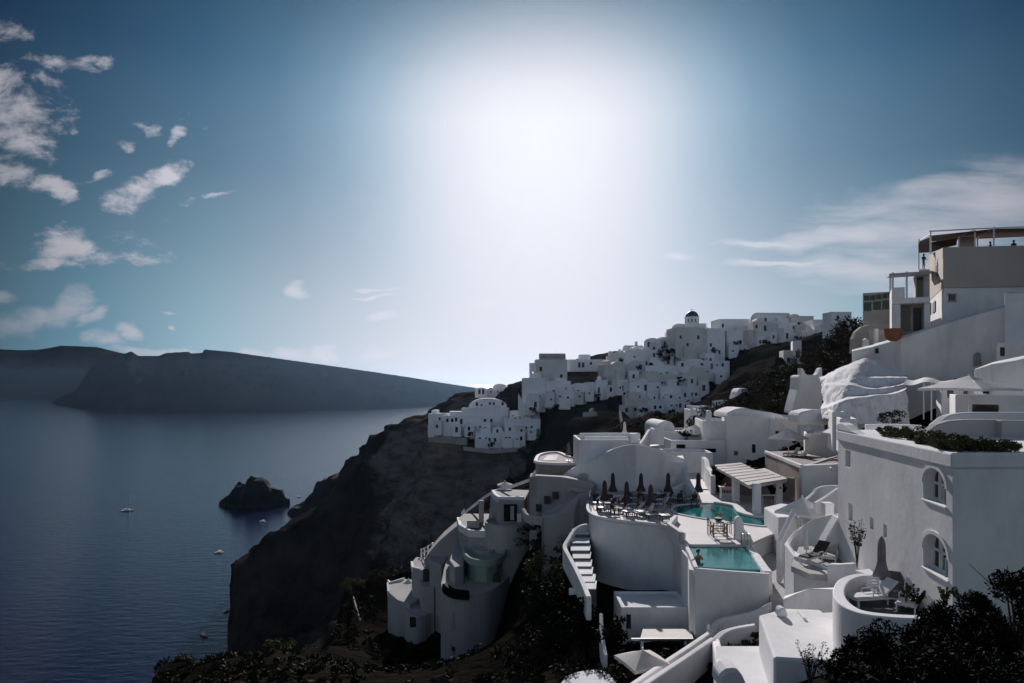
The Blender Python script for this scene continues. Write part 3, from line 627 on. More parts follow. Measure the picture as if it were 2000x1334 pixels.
def far_house(lb, a, b, t_, bo, d, dep, rf, yw, nw, ch):
    if ' number' in lb:        # say which big house the small one leans on
        kind = lb.split(' number')[0]; best = min((v for v in V if ' number' not in v[0]), key=lambda v: abs((v[1]+v[2])/2-(a+b)/2)+abs((v[3]+v[4])/2-(t_+bo)/2)*1.3)
        side = 'at the right of' if (a+b)/2 > (best[1]+best[2])/2+3 else 'at the left of' if (a+b)/2 < (best[1]+best[2])/2-3 else 'in front of'
        words_ = best[0].split(' '); lb = kind+' '+side+' the '+' '.join(words_[:16-len(kind.split(' '))-len(side.split(' '))-1])
        if lb in NEARBY: lb = lb.replace(kind, kind+' lower down', 1)
        NEARBY[lb] = 1; lb = ' '.join(lb.split(' ')[:16])
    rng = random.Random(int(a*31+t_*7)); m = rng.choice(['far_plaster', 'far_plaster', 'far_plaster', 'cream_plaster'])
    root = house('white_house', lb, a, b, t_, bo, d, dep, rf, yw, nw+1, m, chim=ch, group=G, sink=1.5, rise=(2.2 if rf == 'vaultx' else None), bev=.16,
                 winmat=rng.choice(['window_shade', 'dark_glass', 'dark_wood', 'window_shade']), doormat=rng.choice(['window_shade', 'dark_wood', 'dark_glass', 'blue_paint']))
    w = (b-a)/F*d; h = (bo-t_)/F*d
    def solid(x0, x1, y0, y1, z0, z1, nm='terrace'): MB().box(x0, x1, y0, y1, z0, z1).build(nm, m, root, bevel=.12)
    if w > 4 and h > 4:
        # a lower room pushed out in front with its own roof terrace, a stair and a raised upper room
        x0 = rng.uniform(-.5, .0)*w; ww = rng.uniform(.28, .5)*w; hh = rng.uniform(.25, .5)*h
        o = MB(); o.box(x0, x0+ww, -rng.uniform(1.2, 2.6), .1, -2.5, hh); o.strip([(x0+.12, -.9), (x0+.12, -.1)], .2, hh, hh+.6); o.build('front_room', m, root, bevel=.14)
        if rng.random() < .8:
            o = MB(); n = 8; sx = x0+ww if rng.random() < .6 else x0-2.6; sg = 1 if sx > 0 else -1
            for k in range(n): o.box(sx+k*.32, sx+(k+1)*.32+.001, -.95, .02, -2.5, hh*(1-k/n))
            o.strip([(sx, -1.05), (sx+n*.32, -1.05)], .2, [-2.5, -2.5], [hh+.7, .7]); o.build('outside_stair', m, root)
    if rf == 'flat' and w > 4:
        x0 = rng.uniform(-.45, .0)*w; ww = rng.uniform(.25, .45)*w; hh = rng.uniform(1.0, 2.4)
        if t_ > 690 or rng.random() < .4:
            if rng.random() < .5:
                o = MB(); r_ = ww/2; o.wallprof([(x0, 0), (x0, hh*.55)]+[(x0+r_-r_*math.cos(math.pi*i/10), hh*.55+hh*.6*math.sin(math.pi*i/10)) for i in range(1, 10)]+[(x0+ww, hh*.55), (x0+ww, 0)], dep*.25, dep*.9); o.v = [(x, y, z+h-.4) for x, y, z in o.v]
            else: o = MB().box(x0, x0+ww, dep*.3, dep*.9, h-.4, h+hh)
            o.build('upper_room', m, root, bevel=.12)
for (lb, a, b, t_, bo, d, dep, rf, yw, nw, ch) in V:
    far_house(lb, a, b, t_, bo, d, dep, rf, yw, nw, ch)
for v in V:
    HOUSE_FEET.append((XX(v[1], v[5]), XX(v[2], v[5]), v[5], v[5]+v[6], ZZ(v[4], v[5])))
make_terrain()
# barrel roof and gate arch of the ridge block
def barrel(name, label, px0, px1, pt, pb, d, dep, m='far_plaster', cat='roof'):
    w = (px1-px0)/F*d; h = (pb-pt)/F*d; o = MB()
    prof = [(dep/2-dep/2*math.cos(math.pi*i/12), h*math.sin(math.pi*i/12)**.7) for i in range(13)]; n = len(prof)
    o.add([(-w/2, y, z) for y, z in prof]+[(w/2, y, z) for y, z in prof], [(i, i+1, n+i+1, n+i) for i in range(n-1)]+[tuple(range(n)), tuple(range(2*n-1, n-1, -1)), (0, n, 2*n-1, n-1)])
    return tag(o.build(name, m, None, (XX((px0+px1)/2, d), d, ZZ(pb, d)), smooth=False), label, cat)
barrel('barrel_vault', 'long grey barrel vault on top of the blank ridge block', 1054, 1105, 689, 703, 259, 8, 'grey_plaster', 'vault')
def gate_arch():
    d = 257; k = d/F; mb = MB(); w = 13*k; wall_face(mb, w, 32*k, [(w*.25, w*.75, -2.5, 15*k, w*.25)], -2.5, None, 2.0)
    mb.add([(0, 0, -2.5), (0, 2, -2.5), (0, 2, 32*k), (0, 0, 32*k), (w, 0, -2.5), (w, 2, -2.5), (w, 2, 32*k), (w, 0, 32*k)], [(0, 1, 2, 3), (7, 6, 5, 4), (3, 2, 6, 7)])
    tag(mb.build('gate_arch', 'far_plaster', None, (XX(1034, d), d, ZZ(741, d))), 'white gate arch with sky showing through beside the ridge block', 'arch')
gate_arch()

# ------------------------------------------------------------------ builders for terraces, parapets and blocks given by photo pixels and distance
def catmull(p, n):
    if n <= 1: return [Vector(q) for q in p]
    p = [Vector(q) for q in p]; out = []
    for i in range(len(p)-1):
        a = p[max(i-1, 0)]; b = p[i]; c = p[i+1]; e = p[min(i+2, len(p)-1)]
        for j in range(n):
            t = j/n; out.append(0.5*((2*b)+(c-a)*t+(2*a-5*b+4*c-e)*t*t+(3*b-a-3*c+e)*t**3))
    out.append(p[-1]); return out
def setup(o, label, cat, group, parent):
    if not parent: tag(o, label, cat, group)
    return o
def wall(name, label, cat, top, w=0.3, drop=1.0, m='white_plaster', bevel=0.06, sm=1, group=None, parent=None, zbot=None):
    pts = catmull([P(*q) for q in top], sm)
    mb = MB(); mb.strip([(p.x, p.y) for p in pts], w, [p.z-drop if zbot is None else zbot for p in pts], [p.z for p in pts])
    return setup(mb.build(name, m, parent, bevel=bevel), label, cat, group, parent)
def slab(name, label, cat, prof, d, thick, m='white_plaster', bevel=0.06, group=None, parent=None):
    mb = MB(); mb.wallprof([(XX(a, d), ZZ(b, d)) for a, b in prof], d, d+thick)
    return setup(mb.build(name, m, parent, bevel=bevel), label, cat, group, parent)
def floor(name, label, cat, poly, z, thick, m='deck_paving', group=None, parent=None, sm=1, bevel=0):
    pts = [PZ(a, b, z) for a, b in poly]; pts = catmull(pts+[pts[0]], sm)[:-1] if sm > 1 else pts
    mb = MB(); mb.prism([(p.x, p.y) for p in pts], z-thick, z)
    return setup(mb.build(name, m, parent, bevel=bevel), label, cat, group, parent)
def block(name, label, cat, plan, zb, m='white_plaster', bevel=0.08, group=None, parent=None):
    """plan points (px, py_top, d); straight down to zb"""
    pts = [P(*q) for q in plan]; mb = MB(); mb.prism([(p.x, p.y) for p in pts], zb, [p.z for p in pts])
    return setup(mb.build(name, m, parent, bevel=bevel), label, cat, group, parent)
def ring(poly, z0, z1, w, closed=True):
    mb = MB(); mb.strip([(p.x, p.y) for p in poly], w, z0, z1, closed); return mb

# ------------------------------------------------------------------ pool terrace
ZD = -11.0
T = empty('pool_terrace', PZ(1250, 1000, ZD), 'paved white pool terrace on a tall curved retaining wall above the gully', 'terrace')
T0 = T.location.copy()
def tpart(o):
    o.parent = T; o.matrix_parent_inverse = Matrix.Translation(-T0); return o
edge = [PZ(a, b, ZD) for a, b in [(1168, 966), (1157, 972), (1150, 982), (1148, 992), (1152, 1001), (1163, 1008), (1180, 1012), (1215, 1017), (1255, 1021), (1290, 1025), (1312, 1030)]]
edge_s = catmull(edge, 5)
rest = [PZ(a, b, ZD) for a, b in [(1337, 1061), (1352, 1063), (1462, 1063), (1500, 1046), (1640, 1004), (1650, 968), (1560, 958), (1400, 956), (1330, 960), (1240, 965)]]
deckp = edge_s+rest
tpart(MB().prism([(p.x, p.y) for p in deckp], ZD-.2, ZD).build('deck', 'deck_paving'))
inner = [p+Vector((.12, .15, 0)) for p in edge_s+rest[:1]]
tpart(MB().prism([(p.x, p.y) for p in inner]+[(p.x, p.y) for p in (rest[1], rest[2], PZ(1462, 975, ZD), PZ(1200, 966, ZD))], -21.5, ZD-.204).build('retaining_wall', 'white_plaster', bevel=.1))
tpart(MB().prism([(q.x, q.y) for q in (PZ(1400, 1061, ZD), PZ(1464, 1062, ZD), PZ(1499, 1045.5, ZD), PZ(1600, 1016, ZD), PZ(1600, 970, ZD), PZ(1400, 970, ZD))], -20, ZD-.205).build('retaining_wall', 'white_plaster', bevel=.05))
tpart(MB().strip([(p.x, p.y) for p in edge_s], .28, ZD-.1, ZD+.10).build('coping', 'white_plaster', bevel=.05))
patio = floor('patio', 'pale paved patio behind the poolside tables between white walls', 'patio', [(1338, 955), (1398, 955), (1386, 917), (1342, 917)], -10.9, .3)
wall('parapet', 'low white stub wall with dark end between loungers and lower pool deck', 'low wall', [(1320, 1006, 54.7), (1307, 1022, 51.5), (1335, 1041, 48.1)], .34, 1.2, bevel=.05)
slab('post', 'dark grey end post of the stub wall beside the lower pool', 'post', [(1329, 1040), (1336, 1040), (1336, 1062), (1329, 1062)], 47.6, .35, 'grey_plaster', .03)

# lower pool
L = empty('lower_pool', PZ(1420, 1085, ZD), 'lower teal infinity pool at the terrace front edge with a swimmer', 'swimming pool'); L0 = L.location.copy()
def lpart(o):
    o.parent = L; o.matrix_parent_inverse = Matrix.Translation(-L0); return o
wq = [PZ(a, b, -11.2) for a, b in [(1344, 1068), (1462, 1068), (1476, 1088), (1490, 1114), (1430, 1112), (1362, 1108)]]
lpart(MB().prism([(p.x, p.y) for p in wq], -12.0, -11.16).build('water', 'pool_water'))
lpart(MB().strip([(p.x, p.y) for p in [PZ(1357, 1108, ZD), PZ(1430, 1114, ZD), PZ(1503, 1119, ZD)]], .30, -21, -11.03).build('front_wall', 'white_plaster', bevel=.05))
lpart(MB().strip([(p.x, p.y) for p in [PZ(1464, 1066, ZD), PZ(1478, 1086, ZD), PZ(1490, 1104, ZD), PZ(1500, 1117, ZD)]], .50, -17, -10.97).build('coping', 'rough_white', bevel=.05))
lpart(MB().strip([(p.x, p.y) for p in [PZ(1340, 1064, ZD), PZ(1350, 1084, ZD), PZ(1360, 1108, ZD)]], .24, -21, -10.98).build('side_wall', 'white_plaster', bevel=.05))
lpart(MB().strip([(p.x, p.y) for p in [PZ(1336, 1074, -11.35), PZ(1349, 1090, -11.35), PZ(1352, 1112, -11.35), PZ(1360, 1114, -11.35)]], .36, -21, -11.35).build('overflow_ledge', 'white_plaster', bevel=.05))
b = [PZ(a, b_, -11.4) for a, b_ in [(1358, 1112), (1502, 1122), (1468, 1076), (1342, 1074)]]
lpart(MB().prism([(p.x, p.y+.2) for p in b], -21, -12.05).build('basin', 'white_plaster'))
r = MB()
for q in (0, 1):
    a = PZ(1452+q*11, 1068, ZD); r.tube([a+Vector((0, .4, 0)), a+Vector((0, .4, .75)), a+Vector((0, .15, .85)), a+Vector((0, -.25, .8)), a+Vector((0, -.35, .4)), a+Vector((0, -.35, -.5))], .028, 6)
lpart(r.build('ladder_rail', 'metal', smooth=True))
# upper pool
U = empty('upper_pool', PZ(1400, 1000, ZD), 'upper kidney shaped teal pool between the loungers and the cane roof', 'swimming pool'); U0 = U.location.copy()
def upart(o):
    o.parent = U; o.matrix_parent_inverse = Matrix.Translation(-U0); return o
kp = catmull([PZ(a, b_, ZD) for a, b_ in [(1311, 996), (1320, 989), (1340, 986), (1375, 984), (1412, 984), (1438, 988), (1447, 996), (1452, 1004), (1470, 1009), (1500, 1010), (1560, 1010), (1570, 1024), (1500, 1029), (1450, 1024), (1400, 1018), (1350, 1010), (1320, 1003), (1311, 996)]], 5)[:-1]
upart(MB().prism([(p.x, p.y) for p in kp], ZD+.004, ZD+.02).build('water', 'pool_water'))
upart(ring(kp, ZD+.002, ZD+.09, .22).build('coping', 'white_plaster', bevel=.03))
wl = catmull([P(1400, 984, 62.5), P(1438, 986, 60.8), P(1447, 993, 58.8), P(1455, 1000, 57.2), P(1478, 1006, 56), P(1520, 1008, 55.6)], 5)
upart(MB().strip([(p.x, p.y+.35) for p in wl], .75, ZD+.001, ZD+.22).build('planter_kerb', 'white_plaster', bevel=.06))

# steps down the left side of the retaining wall
S = empty('curved_stair', P(1140, 1050, 56), 'wide curved white steps winding down outside the pool terrace wall', 'staircase'); S0 = S.location.copy()
def spart(o):
    o.parent = S; o.matrix_parent_inverse = Matrix.Translation(-S0); return o
sa = [(1119, 1145, 1042, 59.0), (1117, 1145, 1060, 57.2), (1115, 1146, 1075, 55.4), (1119, 1147, 1090, 53.7), (1124, 1149, 1106, 52.0), (1129, 1151, 1121, 50.4), (1133, 1156, 1136, 48.8), (1139, 1158, 1150, 47.3)]
for (a, b_, c, d) in sa:
    z = ZZ(c, d); d2 = d+2.0
    pl = [(XX(a, d), d), (XX(b_+6, d), d), (XX(b_+8, d2), d2), (XX(a-1, d2), d2)]
    spart(MB().prism(pl, z-.07, z).build('tread', 'white_plaster', bevel=.02)); spart(MB().prism([(x, y+.06) for x, y in pl], z-2.0, z-.071).build('riser', 'dark_paving_riser_shade'))  # deep shade of the risers is painted on as a dark colour
spart(wall('parapet', '', '', [(1149, 1023, 60.5), (1136, 1025, 60), (1122, 1034, 59.4), (1110, 1052, 57.6), (1103, 1067, 56), (1113, 1088, 53.5), (1124, 1108, 51.2), (1131, 1122, 49.6), (1143, 1148, 47), (1150, 1165, 45.2)], .36, 1.6, sm=4, parent=S, bevel=.07))
wall('wall_stub', 'thin white wall end lit below the curved steps', 'wall', [(1174, 1197, 43.5), (1176, 1240, 41.5), (1183, 1280, 39.5)], .22, 2.4)
wall('low_wall', 'short thin white kerb line left of the curved steps above the dark shrubs', 'kerb', [(1112, 1149, 50), (1130, 1147, 49.5), (1146, 1149, 49)], .2, .5)

# rail at the seaward end of the terrace
rl = MB(); rp = catmull([PZ(1166, 968, ZD), PZ(1157, 974, ZD), PZ(1152, 984, ZD), PZ(1151, 993, ZD)], 3)
for p in rp: rl.tube([p, p+Vector((0, 0, 1.0))], .022, 5)
for h in (.35, .68, 1.0): rl.tube([p+Vector((0, 0, h)) for p in rp], .018, 5)
tag(rl.build('railing', 'dark_metal'), 'thin metal railing at the seaward end of the lounger terrace', 'railing')

# wedge wall with rounded head between the pools
slab('wedge_wall', 'white wedge shaped wall with a rounded head beside the pool ladder', 'wall', [(1437, 1061), (1437, 1018), (1439, 1012), (1444, 1009), (1449, 1011), (1452, 1018), (1454, 1034), (1469, 1050), (1470, 1064)], 48.2, .55, bevel=.1)

# ------------------------------------------------------------------ house with bent front behind the loungers
block('terrace_house', 'white house with bent blank front rising behind the row of closed umbrellas', 'house',
      [(1098, 930, 76.5), (1125, 912, 74.8), (1152, 902, 73), (1178, 886, 71.4), (1200, 875, 69.9), (1222, 869, 68.4), (1243, 867, 67.0), (1268, 873, 67.8), (1300, 882, 69), (1337, 897, 70.6), (1335, 890, 76), (1240, 862, 78), (1150, 895, 79), (1100, 924, 79.5)], -12.5, bevel=.1)
block('parapet_wall', 'low grey green wall running behind the loungers on the terrace', 'low wall', [(1163, 958, 66.5), (1240, 961, 65.2), (1302, 962, 65.4), (1302, 960, 65.8), (1240, 959, 65.6), (1163, 956, 66.9)], ZD, 'grey_plaster', .04)
house('flat_house', 'low white house with railed roof behind the bent fronted house', 1131, 1252, 859, 905, 74, 7, 'flat', 0, 0, 'white_plaster', wins=[(1174, 892, 5, 8)], cat='house', bev=.08)
wall('roof_beam', 'long white round topped beam across the low roof, nearest the skyline slope', 'beam', [(1132, 846, 80), (1190, 845.5, 80), (1250, 845.5, 80)], .6, .9, bevel=.12)
wall('roof_beam', 'shorter white beam across the low roof, in front of the long one', 'beam', [(1142, 853, 76.6), (1190, 852.5, 76.6), (1226, 852.5, 76.6)], .5, .6, bevel=.1)
slab('chimney', 'squat square white chimney box at the right end of the roof beams', 'chimney', [(1231, 866), (1232, 847), (1246, 847), (1249, 866)], 73, .9, bevel=.05)
wall('stair_parapet', 'white slanting parapet with lit top climbing left of a sunlit stair', 'parapet', [(1249, 867, 72), (1256, 858, 74), (1268, 838, 79)], .32, 1.8)
wall('stair_parapet', 'white parapet turning right from the head of the sunlit stair', 'parapet', [(1268, 838, 79.2), (1282, 838, 80), (1295, 840, 81)], .32, 1.8)
floor('stair_landing', 'small sunlit white landing between two parapets', 'landing', [(1262, 876), (1286, 876), (1290, 858), (1276, 856)], -7.2, .4, 'white_plaster')
wall('curved_wall', 'white curved wall with bright lit top edge coming down to the pool patio', 'wall', [(1337, 897, 69), (1338, 910, 68.4), (1340, 926, 67), (1346, 940, 65.5), (1354, 955, 64), (1364, 970, 63)], .42, 2.6, sm=5, bevel=.08)
slab('stair_wall', 'pale upright wall panel beside the patio steps', 'wall', [(1318, 945), (1318, 903), (1337, 902), (1337, 955), (1318, 955)], 68.3, .25)
wall('step_wall', 'low slanting white kerb, lower of two beside the patio steps', 'kerb', [(1302, 958, 65), (1320, 950, 65.8), (1340, 941, 66.8)], .3, 1.2)
wall('step_wall', 'short slanting white kerb, upper of two beside the patio steps', 'kerb', [(1308, 934, 68), (1320, 929, 68.2)], .3, 1.2)
wall('patio_wall', 'white wall with two steps up and bright edge beside the cane roof', 'wall', [(1374, 892, 78), (1380, 898, 76), (1383, 912, 73), (1390, 921, 70), (1393, 930, 68)], .5, 2.4, bevel=.07)

# ------------------------------------------------------------------ cane roofed bar
B_ = empty('cane_pergola', PZ(1460, 985, ZD), 'bar shelter with pale cane roof on square white pillars by the upper pool', 'pergola'); B0 = B_.location.copy()
def bpart(o):
    o.parent = B_; o.matrix_parent_inverse = Matrix.Translation(-B0); return o
c = [P(1389, 908, 71), P(1447, 903, 71.5), P(1476, 917, 67.5), P(1494, 914, 68.5), P(1539, 935, 61.5), P(1462, 948, 57.5), P(1433, 931, 62)]
n_, zc = Vector((0, 0, 1)), None
bpart(MB().prism([(p.x, p.y) for p in c], [p.z-.16 for p in c], [p.z for p in c]).build('cane_roof', 'cane', bevel=.02))
mb = MB()
for i in range(9):                       # battens that hold the cane down
    t = i/8; a = c[0].lerp(c[5], t); b_ = c[1].lerp(c[4], t) if t > .45 else c[1].lerp(P(1500, 919, 67), t/.55*.9)
    mb.tube([a+Vector((0, 0, .03)), a.lerp(b_, .5)+Vector((0, 0, .012)), b_+Vector((0, 0, .012))], .022, 5)
bpart(mb.build('batten', 'brown_wall'))
for (a, y0, y1, d) in ((1478, 943, 1006, 57.6), (1437, 932, 982, 63.6), (1520, 938, 985, 62)):
    z1 = ZZ(y0, d); x = XX(a, d); bpart(MB().box(x-.30, x+.30, d-.3, d+.3, ZD, z1-.02).build('pillar', 'white_plaster', bevel=.06))
mb = MB(); mb.tube([c[5]+Vector((.2, .2, -.22)), c[4]+Vector((-.2, 0, -.22))], .09, 6); mb.tube([c[5]+Vector((.2, .2, -.22)), c[0]+Vector((.2, 0, -.22))], .09, 6); bpart(mb.build('beam', 'white_paint'))
bar = empty('bar_counter', PZ(1422, 976, ZD), 'white bar counter with shelves and bottles under the cane roof', 'counter')
mb = MB(); mb.box(-.65, .65, 0, .5, 0, .12); mb.box(-.65, -.57, 0, .5, .12, 1.15); mb.box(.57, .65, 0, .5, .12, 1.15); mb.box(-.65, .65, 0, .5, .55, .62); mb.box(-.75, .75, -.08, .6, 1.15, 1.24); mb.box(-.6, .6, .44, .5, .12, 1.15)
mb.build('counter', 'white_paint', bar, bevel=.02)
for i in range(6): MB().lathe([(.045, 0), (.045, .18), (.018, .24), (.018, .32)], 8).build('bottle', 'dark_glass' if i % 2 else 'mid_wood', bar, (-.45+i*.17, .2, .621))
tag(MB().box(-.35, .35, -.2, .2, 0, .18).box(-.3, .3, -.16, .16, .18, .26).build('folded_towel', 'red_cloth', None, PZ(1424, 976, ZD)+Vector((0, .25, 1.24)), bevel=.05), 'red and white towel pile on the white bar counter', 'towels')
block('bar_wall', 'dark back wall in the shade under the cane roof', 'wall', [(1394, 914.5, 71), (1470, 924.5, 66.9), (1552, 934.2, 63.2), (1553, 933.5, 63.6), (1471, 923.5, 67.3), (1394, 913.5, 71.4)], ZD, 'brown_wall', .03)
tag(MB().box(-.75, .75, -.06, .06, -.04, .04).tube([(-.7, 0, -.9), (-.7, 0, 0)], .03, 5).tube([(.7, 0, -.9), (.7, 0, 0)], .03, 5).build('rail_bench', 'white_paint', None, P(1505, 967, 61)), 'thin white bench rail catching light in the shaded bar', 'rail')

# roof terrace block to the right of the pergola
X1 = block('roof_terrace', 'roof terrace block with brown worn side wall and white rim behind the cane roof', 'building', [(1566, 910, 62), (1494, 882, 76), (1560, 880, 78), (1650, 905, 64)], -17, 'brown_wall', .05)
fr = P(1566, 910, 62); fe = P(1662, 912, 61)
tag(MB().prism([(fr.x-.02, fr.y-.1), (fe.x, fe.y), (fe.x, fe.y+.6), (fr.x, fr.y+.6)], -17, [fr.z+.03, fe.z+.3, fe.z+.3, fr.z+.03]).build('front_wall', 'white_plaster', None, bevel=.05), 'white front wall of the roof terrace block beside the big corner building', 'wall')
wall('rim_parapet', 'thin white rim around the roof terrace with two loungers', 'parapet', [(1567, 908, 61.9), (1531, 894, 68.4), (1495, 880, 76)], .3, .35, bevel=.05)
wall('curved_parapet', 'white dipping parapet behind the roof terrace loungers', 'parapet', [(1567, 880, 74), (1580, 889, 72), (1596, 894, 70), (1612, 896, 68)], .3, 1.2, sm=4)
wall('rim_parapet', 'short white rim at the right side of the roof terrace', 'parapet', [(1568, 909, 62), (1590, 904, 63.6), (1614, 896, 66.5), (1640, 889, 68)], .3, .5)

# ------------------------------------------------------------------ middle row of houses
house('white_house', 'tall plain white house with chimney standing behind the patio', 1373, 1434, 822, 905, 92, 9, 'flat', 0, 0, 'white_plaster', face=.5, wins=[], bev=.1)
slab('chimney', 'tapering white chimney with a dark flue on the tall plain house', 'chimney', [(1380, 824), (1381, 803), (1384, 801), (1388, 801), (1390, 804), (1391, 824)], 92.5, .7, bevel=.08)
house('white_house', 'large white house with tiny dark windows and mounded roof above the cane roof', 1420, 1512, 812, 908, 88, 10, 'flat', 0, 0, 'white_plaster', face=.7, wins=[(1438, 886, 8, 9), (1472, 876, 7, 17), (1484, 898, 6, 9)], winmat='dark_glass', doormat='dark_glass', bev=.1)
house('white_house', 'long low white house with faded flank right of the mounded roof', 1505, 1590, 817, 880, 86, 10, 'flat', 0, 0, 'white_plaster', face=.7, wins=[(1499+20, 850, 7, 16)], winmat='window_shade', bev=.1)
slab('roof_mound', 'irregular white mounded roof crest catching sun on the large house', 'roof', [(1418, 816), (1421, 806), (1438, 799), (1447, 797), (1458, 797), (1470, 800), (1490, 803), (1510, 806), (1530, 811), (1532, 818)], 89, 6, 'rough_white', .3)
house('white_house', 'low white house with planted roof terrace and small tent', 1286, 1374, 842, 866, 98, 8, 'flat', -3, 0, 'white_plaster', wins=[], bev=.08)
house('white_house', 'small white cube with domed top stepping up behind the sunlit stair', 1284, 1318, 822, 845, 104, 7, 'vault', 5, 1, 'white_plaster', rise=1.0, bev=.08)
house('white_house', 'small pale house above the tiny tent beside brown bushes', 1347, 1368, 800, 826, 112, 6, 'flat', -6, 0, 'white_plaster', wins=[], bev=.06)
house('white_house', 'little pale house block next to the chimney house among brown bushes', 1366, 1400, 794, 826, 116, 6, 'flat', 8, 0, 'white_plaster', wins=[], bev=.06)
wall('low_wall', 'bright little garden wall in the brown bushes of the slope', 'wall', [(1392, 783, 125), (1410, 781, 124), (1426, 782, 123)], .4, 1.0)
slab('white_hut', 'small slanting white hut on the brown slope', 'hut', [(1434, 790), (1440, 766), (1444, 759), (1459, 758), (1461, 764), (1456, 790)], 126, 4, 'far_plaster', .3)
house('white_house', 'long white terrace front with shaded plant boxes below the tall plain house', 1311, 1420, 860, 890, 90, 6, 'flat', 0, 0, 'white_plaster', wins=[(1330, 872, 18, 8), (1384, 880, 30, 8)], winmat='dark_leaf', bev=.08)
house('white_house', 'lower shaded white terrace front left of the patio wall', 1300, 1392, 884, 920, 84, 5, 'flat', -4, 0, 'white_plaster', wins=[], bev=.08)
house('white_house', 'white house with square pillar tops left of the big corner building', 1572, 1640, 848, 905, 74, 6, 'flat', 0, 0, 'white_plaster', face=.9, wins=[(1629, 898, 9, 12)], bev=.08)
slab('gate_pillar', 'white square pillar with pale cap standing before the faded long house', 'pillar', [(1583, 892), (1583, 832), (1582, 828), (1597, 826), (1611, 829), (1610, 892)], 80, 1.4, bevel=.12)

# lower right court and little stairs
block('court_wall', 'plain white angled wall beside the upper pool with a slanted beam', 'wall', [(1492, 991, 53.5), (1526, 982, 52), (1580, 990, 49), (1562, 1010, 46.8), (1520, 1010, 48.5)], -15.5, bevel=.08)
wall('slanted_beam', 'pale slanting stair parapet leaning against the court wall', 'parapet', [(1552, 993, 44.5), (1538, 1022, 43.4), (1521, 1056, 42.3)], .34, 2.6, bevel=.06)
floor('path', None, None, [(1462, 1066), (1502, 1064), (1540, 1110), (1556, 1200), (1506, 1215), (1503, 1120)], -12.3, .4, 'path_paving')['kind'] = 'structure'
wall('court_parapet', 'tall white curved parapet sweeping down around the stepped court', 'parapet', [(1640, 1003, 37.5), (1610, 1008, 39), (1585, 1017, 40), (1562, 1032, 40.5), (1546, 1050, 40), (1536, 1066, 39)], .32, 2.4, sm=4, bevel=.07)
block('court_wall', 'white court front wall with sloping top beside the narrow path', 'wall', [(1533, 1062, 38.5), (1551, 1086, 35.8), (1590, 1098, 34.6), (1625, 1114, 33.4), (1645, 1130, 32.4), (1652, 1126, 33.6), (1600, 1090, 36.4), (1552, 1076, 37.6), (1538, 1056, 39.4)], -14.5, bevel=.06)
floor('court_floor', 'grey paved floor of the stepped court with loungers', 'floor', [(1545, 1105), (1560, 1068), (1660, 1060), (1690, 1100), (1640, 1125), (1580, 1120)], -9.2, .3, 'path_paving')
slab('stair_flank', 'white triangular stair flank against the big corner building', 'wall', [(1596, 1096), (1606, 1070), (1625, 1035), (1640, 1010), (1648, 1014), (1655, 1040), (1665, 1100)], 36.0, .8, bevel=.08)
wall('court_low_wall', 'rounded low white wall in front of the court loungers', 'low wall', [(1618, 1100, 33), (1640, 1101, 32.6), (1672, 1099, 32.2)], .45, 1.2, bevel=.12)
block('stepped_wall', 'white wall with sloping blue shaded top below the court', 'wall', [(1530, 1170, 32.5), (1556, 1158, 32), (1582, 1151, 31.8), (1634, 1151, 31), (1638, 1147, 32), (1582, 1146, 32.8), (1532, 1164, 33.4)], -14.5, bevel=.05)
# roof block lowest in the picture
q = [(1511, 1284, 24.9), (1641, 1292, 24.6), (1648, 1230, 27.6), (1602, 1190, 30.3), (1532, 1188, 30.6), (1482, 1201, 29.6)]
block('flat_roof_block', 'low white block with plain sunlit roof below the round balcony', 'building', q, -14.5, bevel=.1)
slab('chimney', 'tiny rounded white vent hood on the plain sunlit roof', 'chimney', [(1521, 1206), (1522, 1194), (1526, 1188), (1534, 1188), (1538, 1196), (1540, 1206)], 29.2, .5, bevel=.08)
wall('rim_parapet', 'short slanted white rim at the back of the plain sunlit roof', 'parapet', [(1560, 1192, 30), (1572, 1206, 28.9)], .12, .25, bevel=.02)
block('side_roof', 'second sunlit white roof strip right of the plain roof', 'roof', [(1594, 1196, 30), (1636, 1194, 30.2), (1652, 1250, 26.8), (1636, 1262, 26.2)], -14.5, bevel=.08)
# bright lit room and slanted stair walls
floor('sunken_floor', 'bright sunlit sunken white floor between the stair walls', 'floor', [(1398, 1262), (1484, 1262), (1512, 1340), (1512, 1372), (1400, 1372)], -11.6, .5, 'white_plaster')
wall('sunken_parapet', 'white curved parapet arching over the sunken sunlit floor', 'parapet', [(1398, 1248, 34.5), (1412, 1235, 35), (1435, 1226, 35.2), (1475, 1219, 35)], .4, 2.4, sm=4, bevel=.07)
wall('sunken_wall', 'bright thick white wall edge at the left of the sunken floor', 'wall', [(1398, 1247, 34), (1403, 1270, 30.2), (1408, 1300, 27.8), (1408, 1345, 25.4)], .38, 2.0, bevel=.1)
slab('block_flank', 'white shaded rounded flank wall at the bottom right of the sunken floor', 'wall', [(1404, 1345), (1406, 1318), (1420, 1308), (1440, 1306), (1452, 1322), (1462, 1345)], 24.8, 1.0, bevel=.12)
wall('stair_parapet', 'long white parapet falling to the bottom edge, upper of two', 'parapet', [(1392, 1230, 37.5), (1345, 1262, 35), (1290, 1298, 32.4), (1222, 1345, 29.4)], .3, 2.2, bevel=.06)
wall('stair_parapet', 'long white parapet with broad blank flank falling to the bottom edge, lower of two', 'parapet', [(1394, 1245, 33.5), (1340, 1282, 31.4), (1300, 1308, 30), (1240, 1348, 28)], .3, 4.5, bevel=.06)
slab('finial', 'small round white post at the head of the long parapets', 'post', [(1381, 1240), (1381, 1222), (1384, 1217), (1388, 1222), (1388, 1240)], 37.4, .22, bevel=.04)
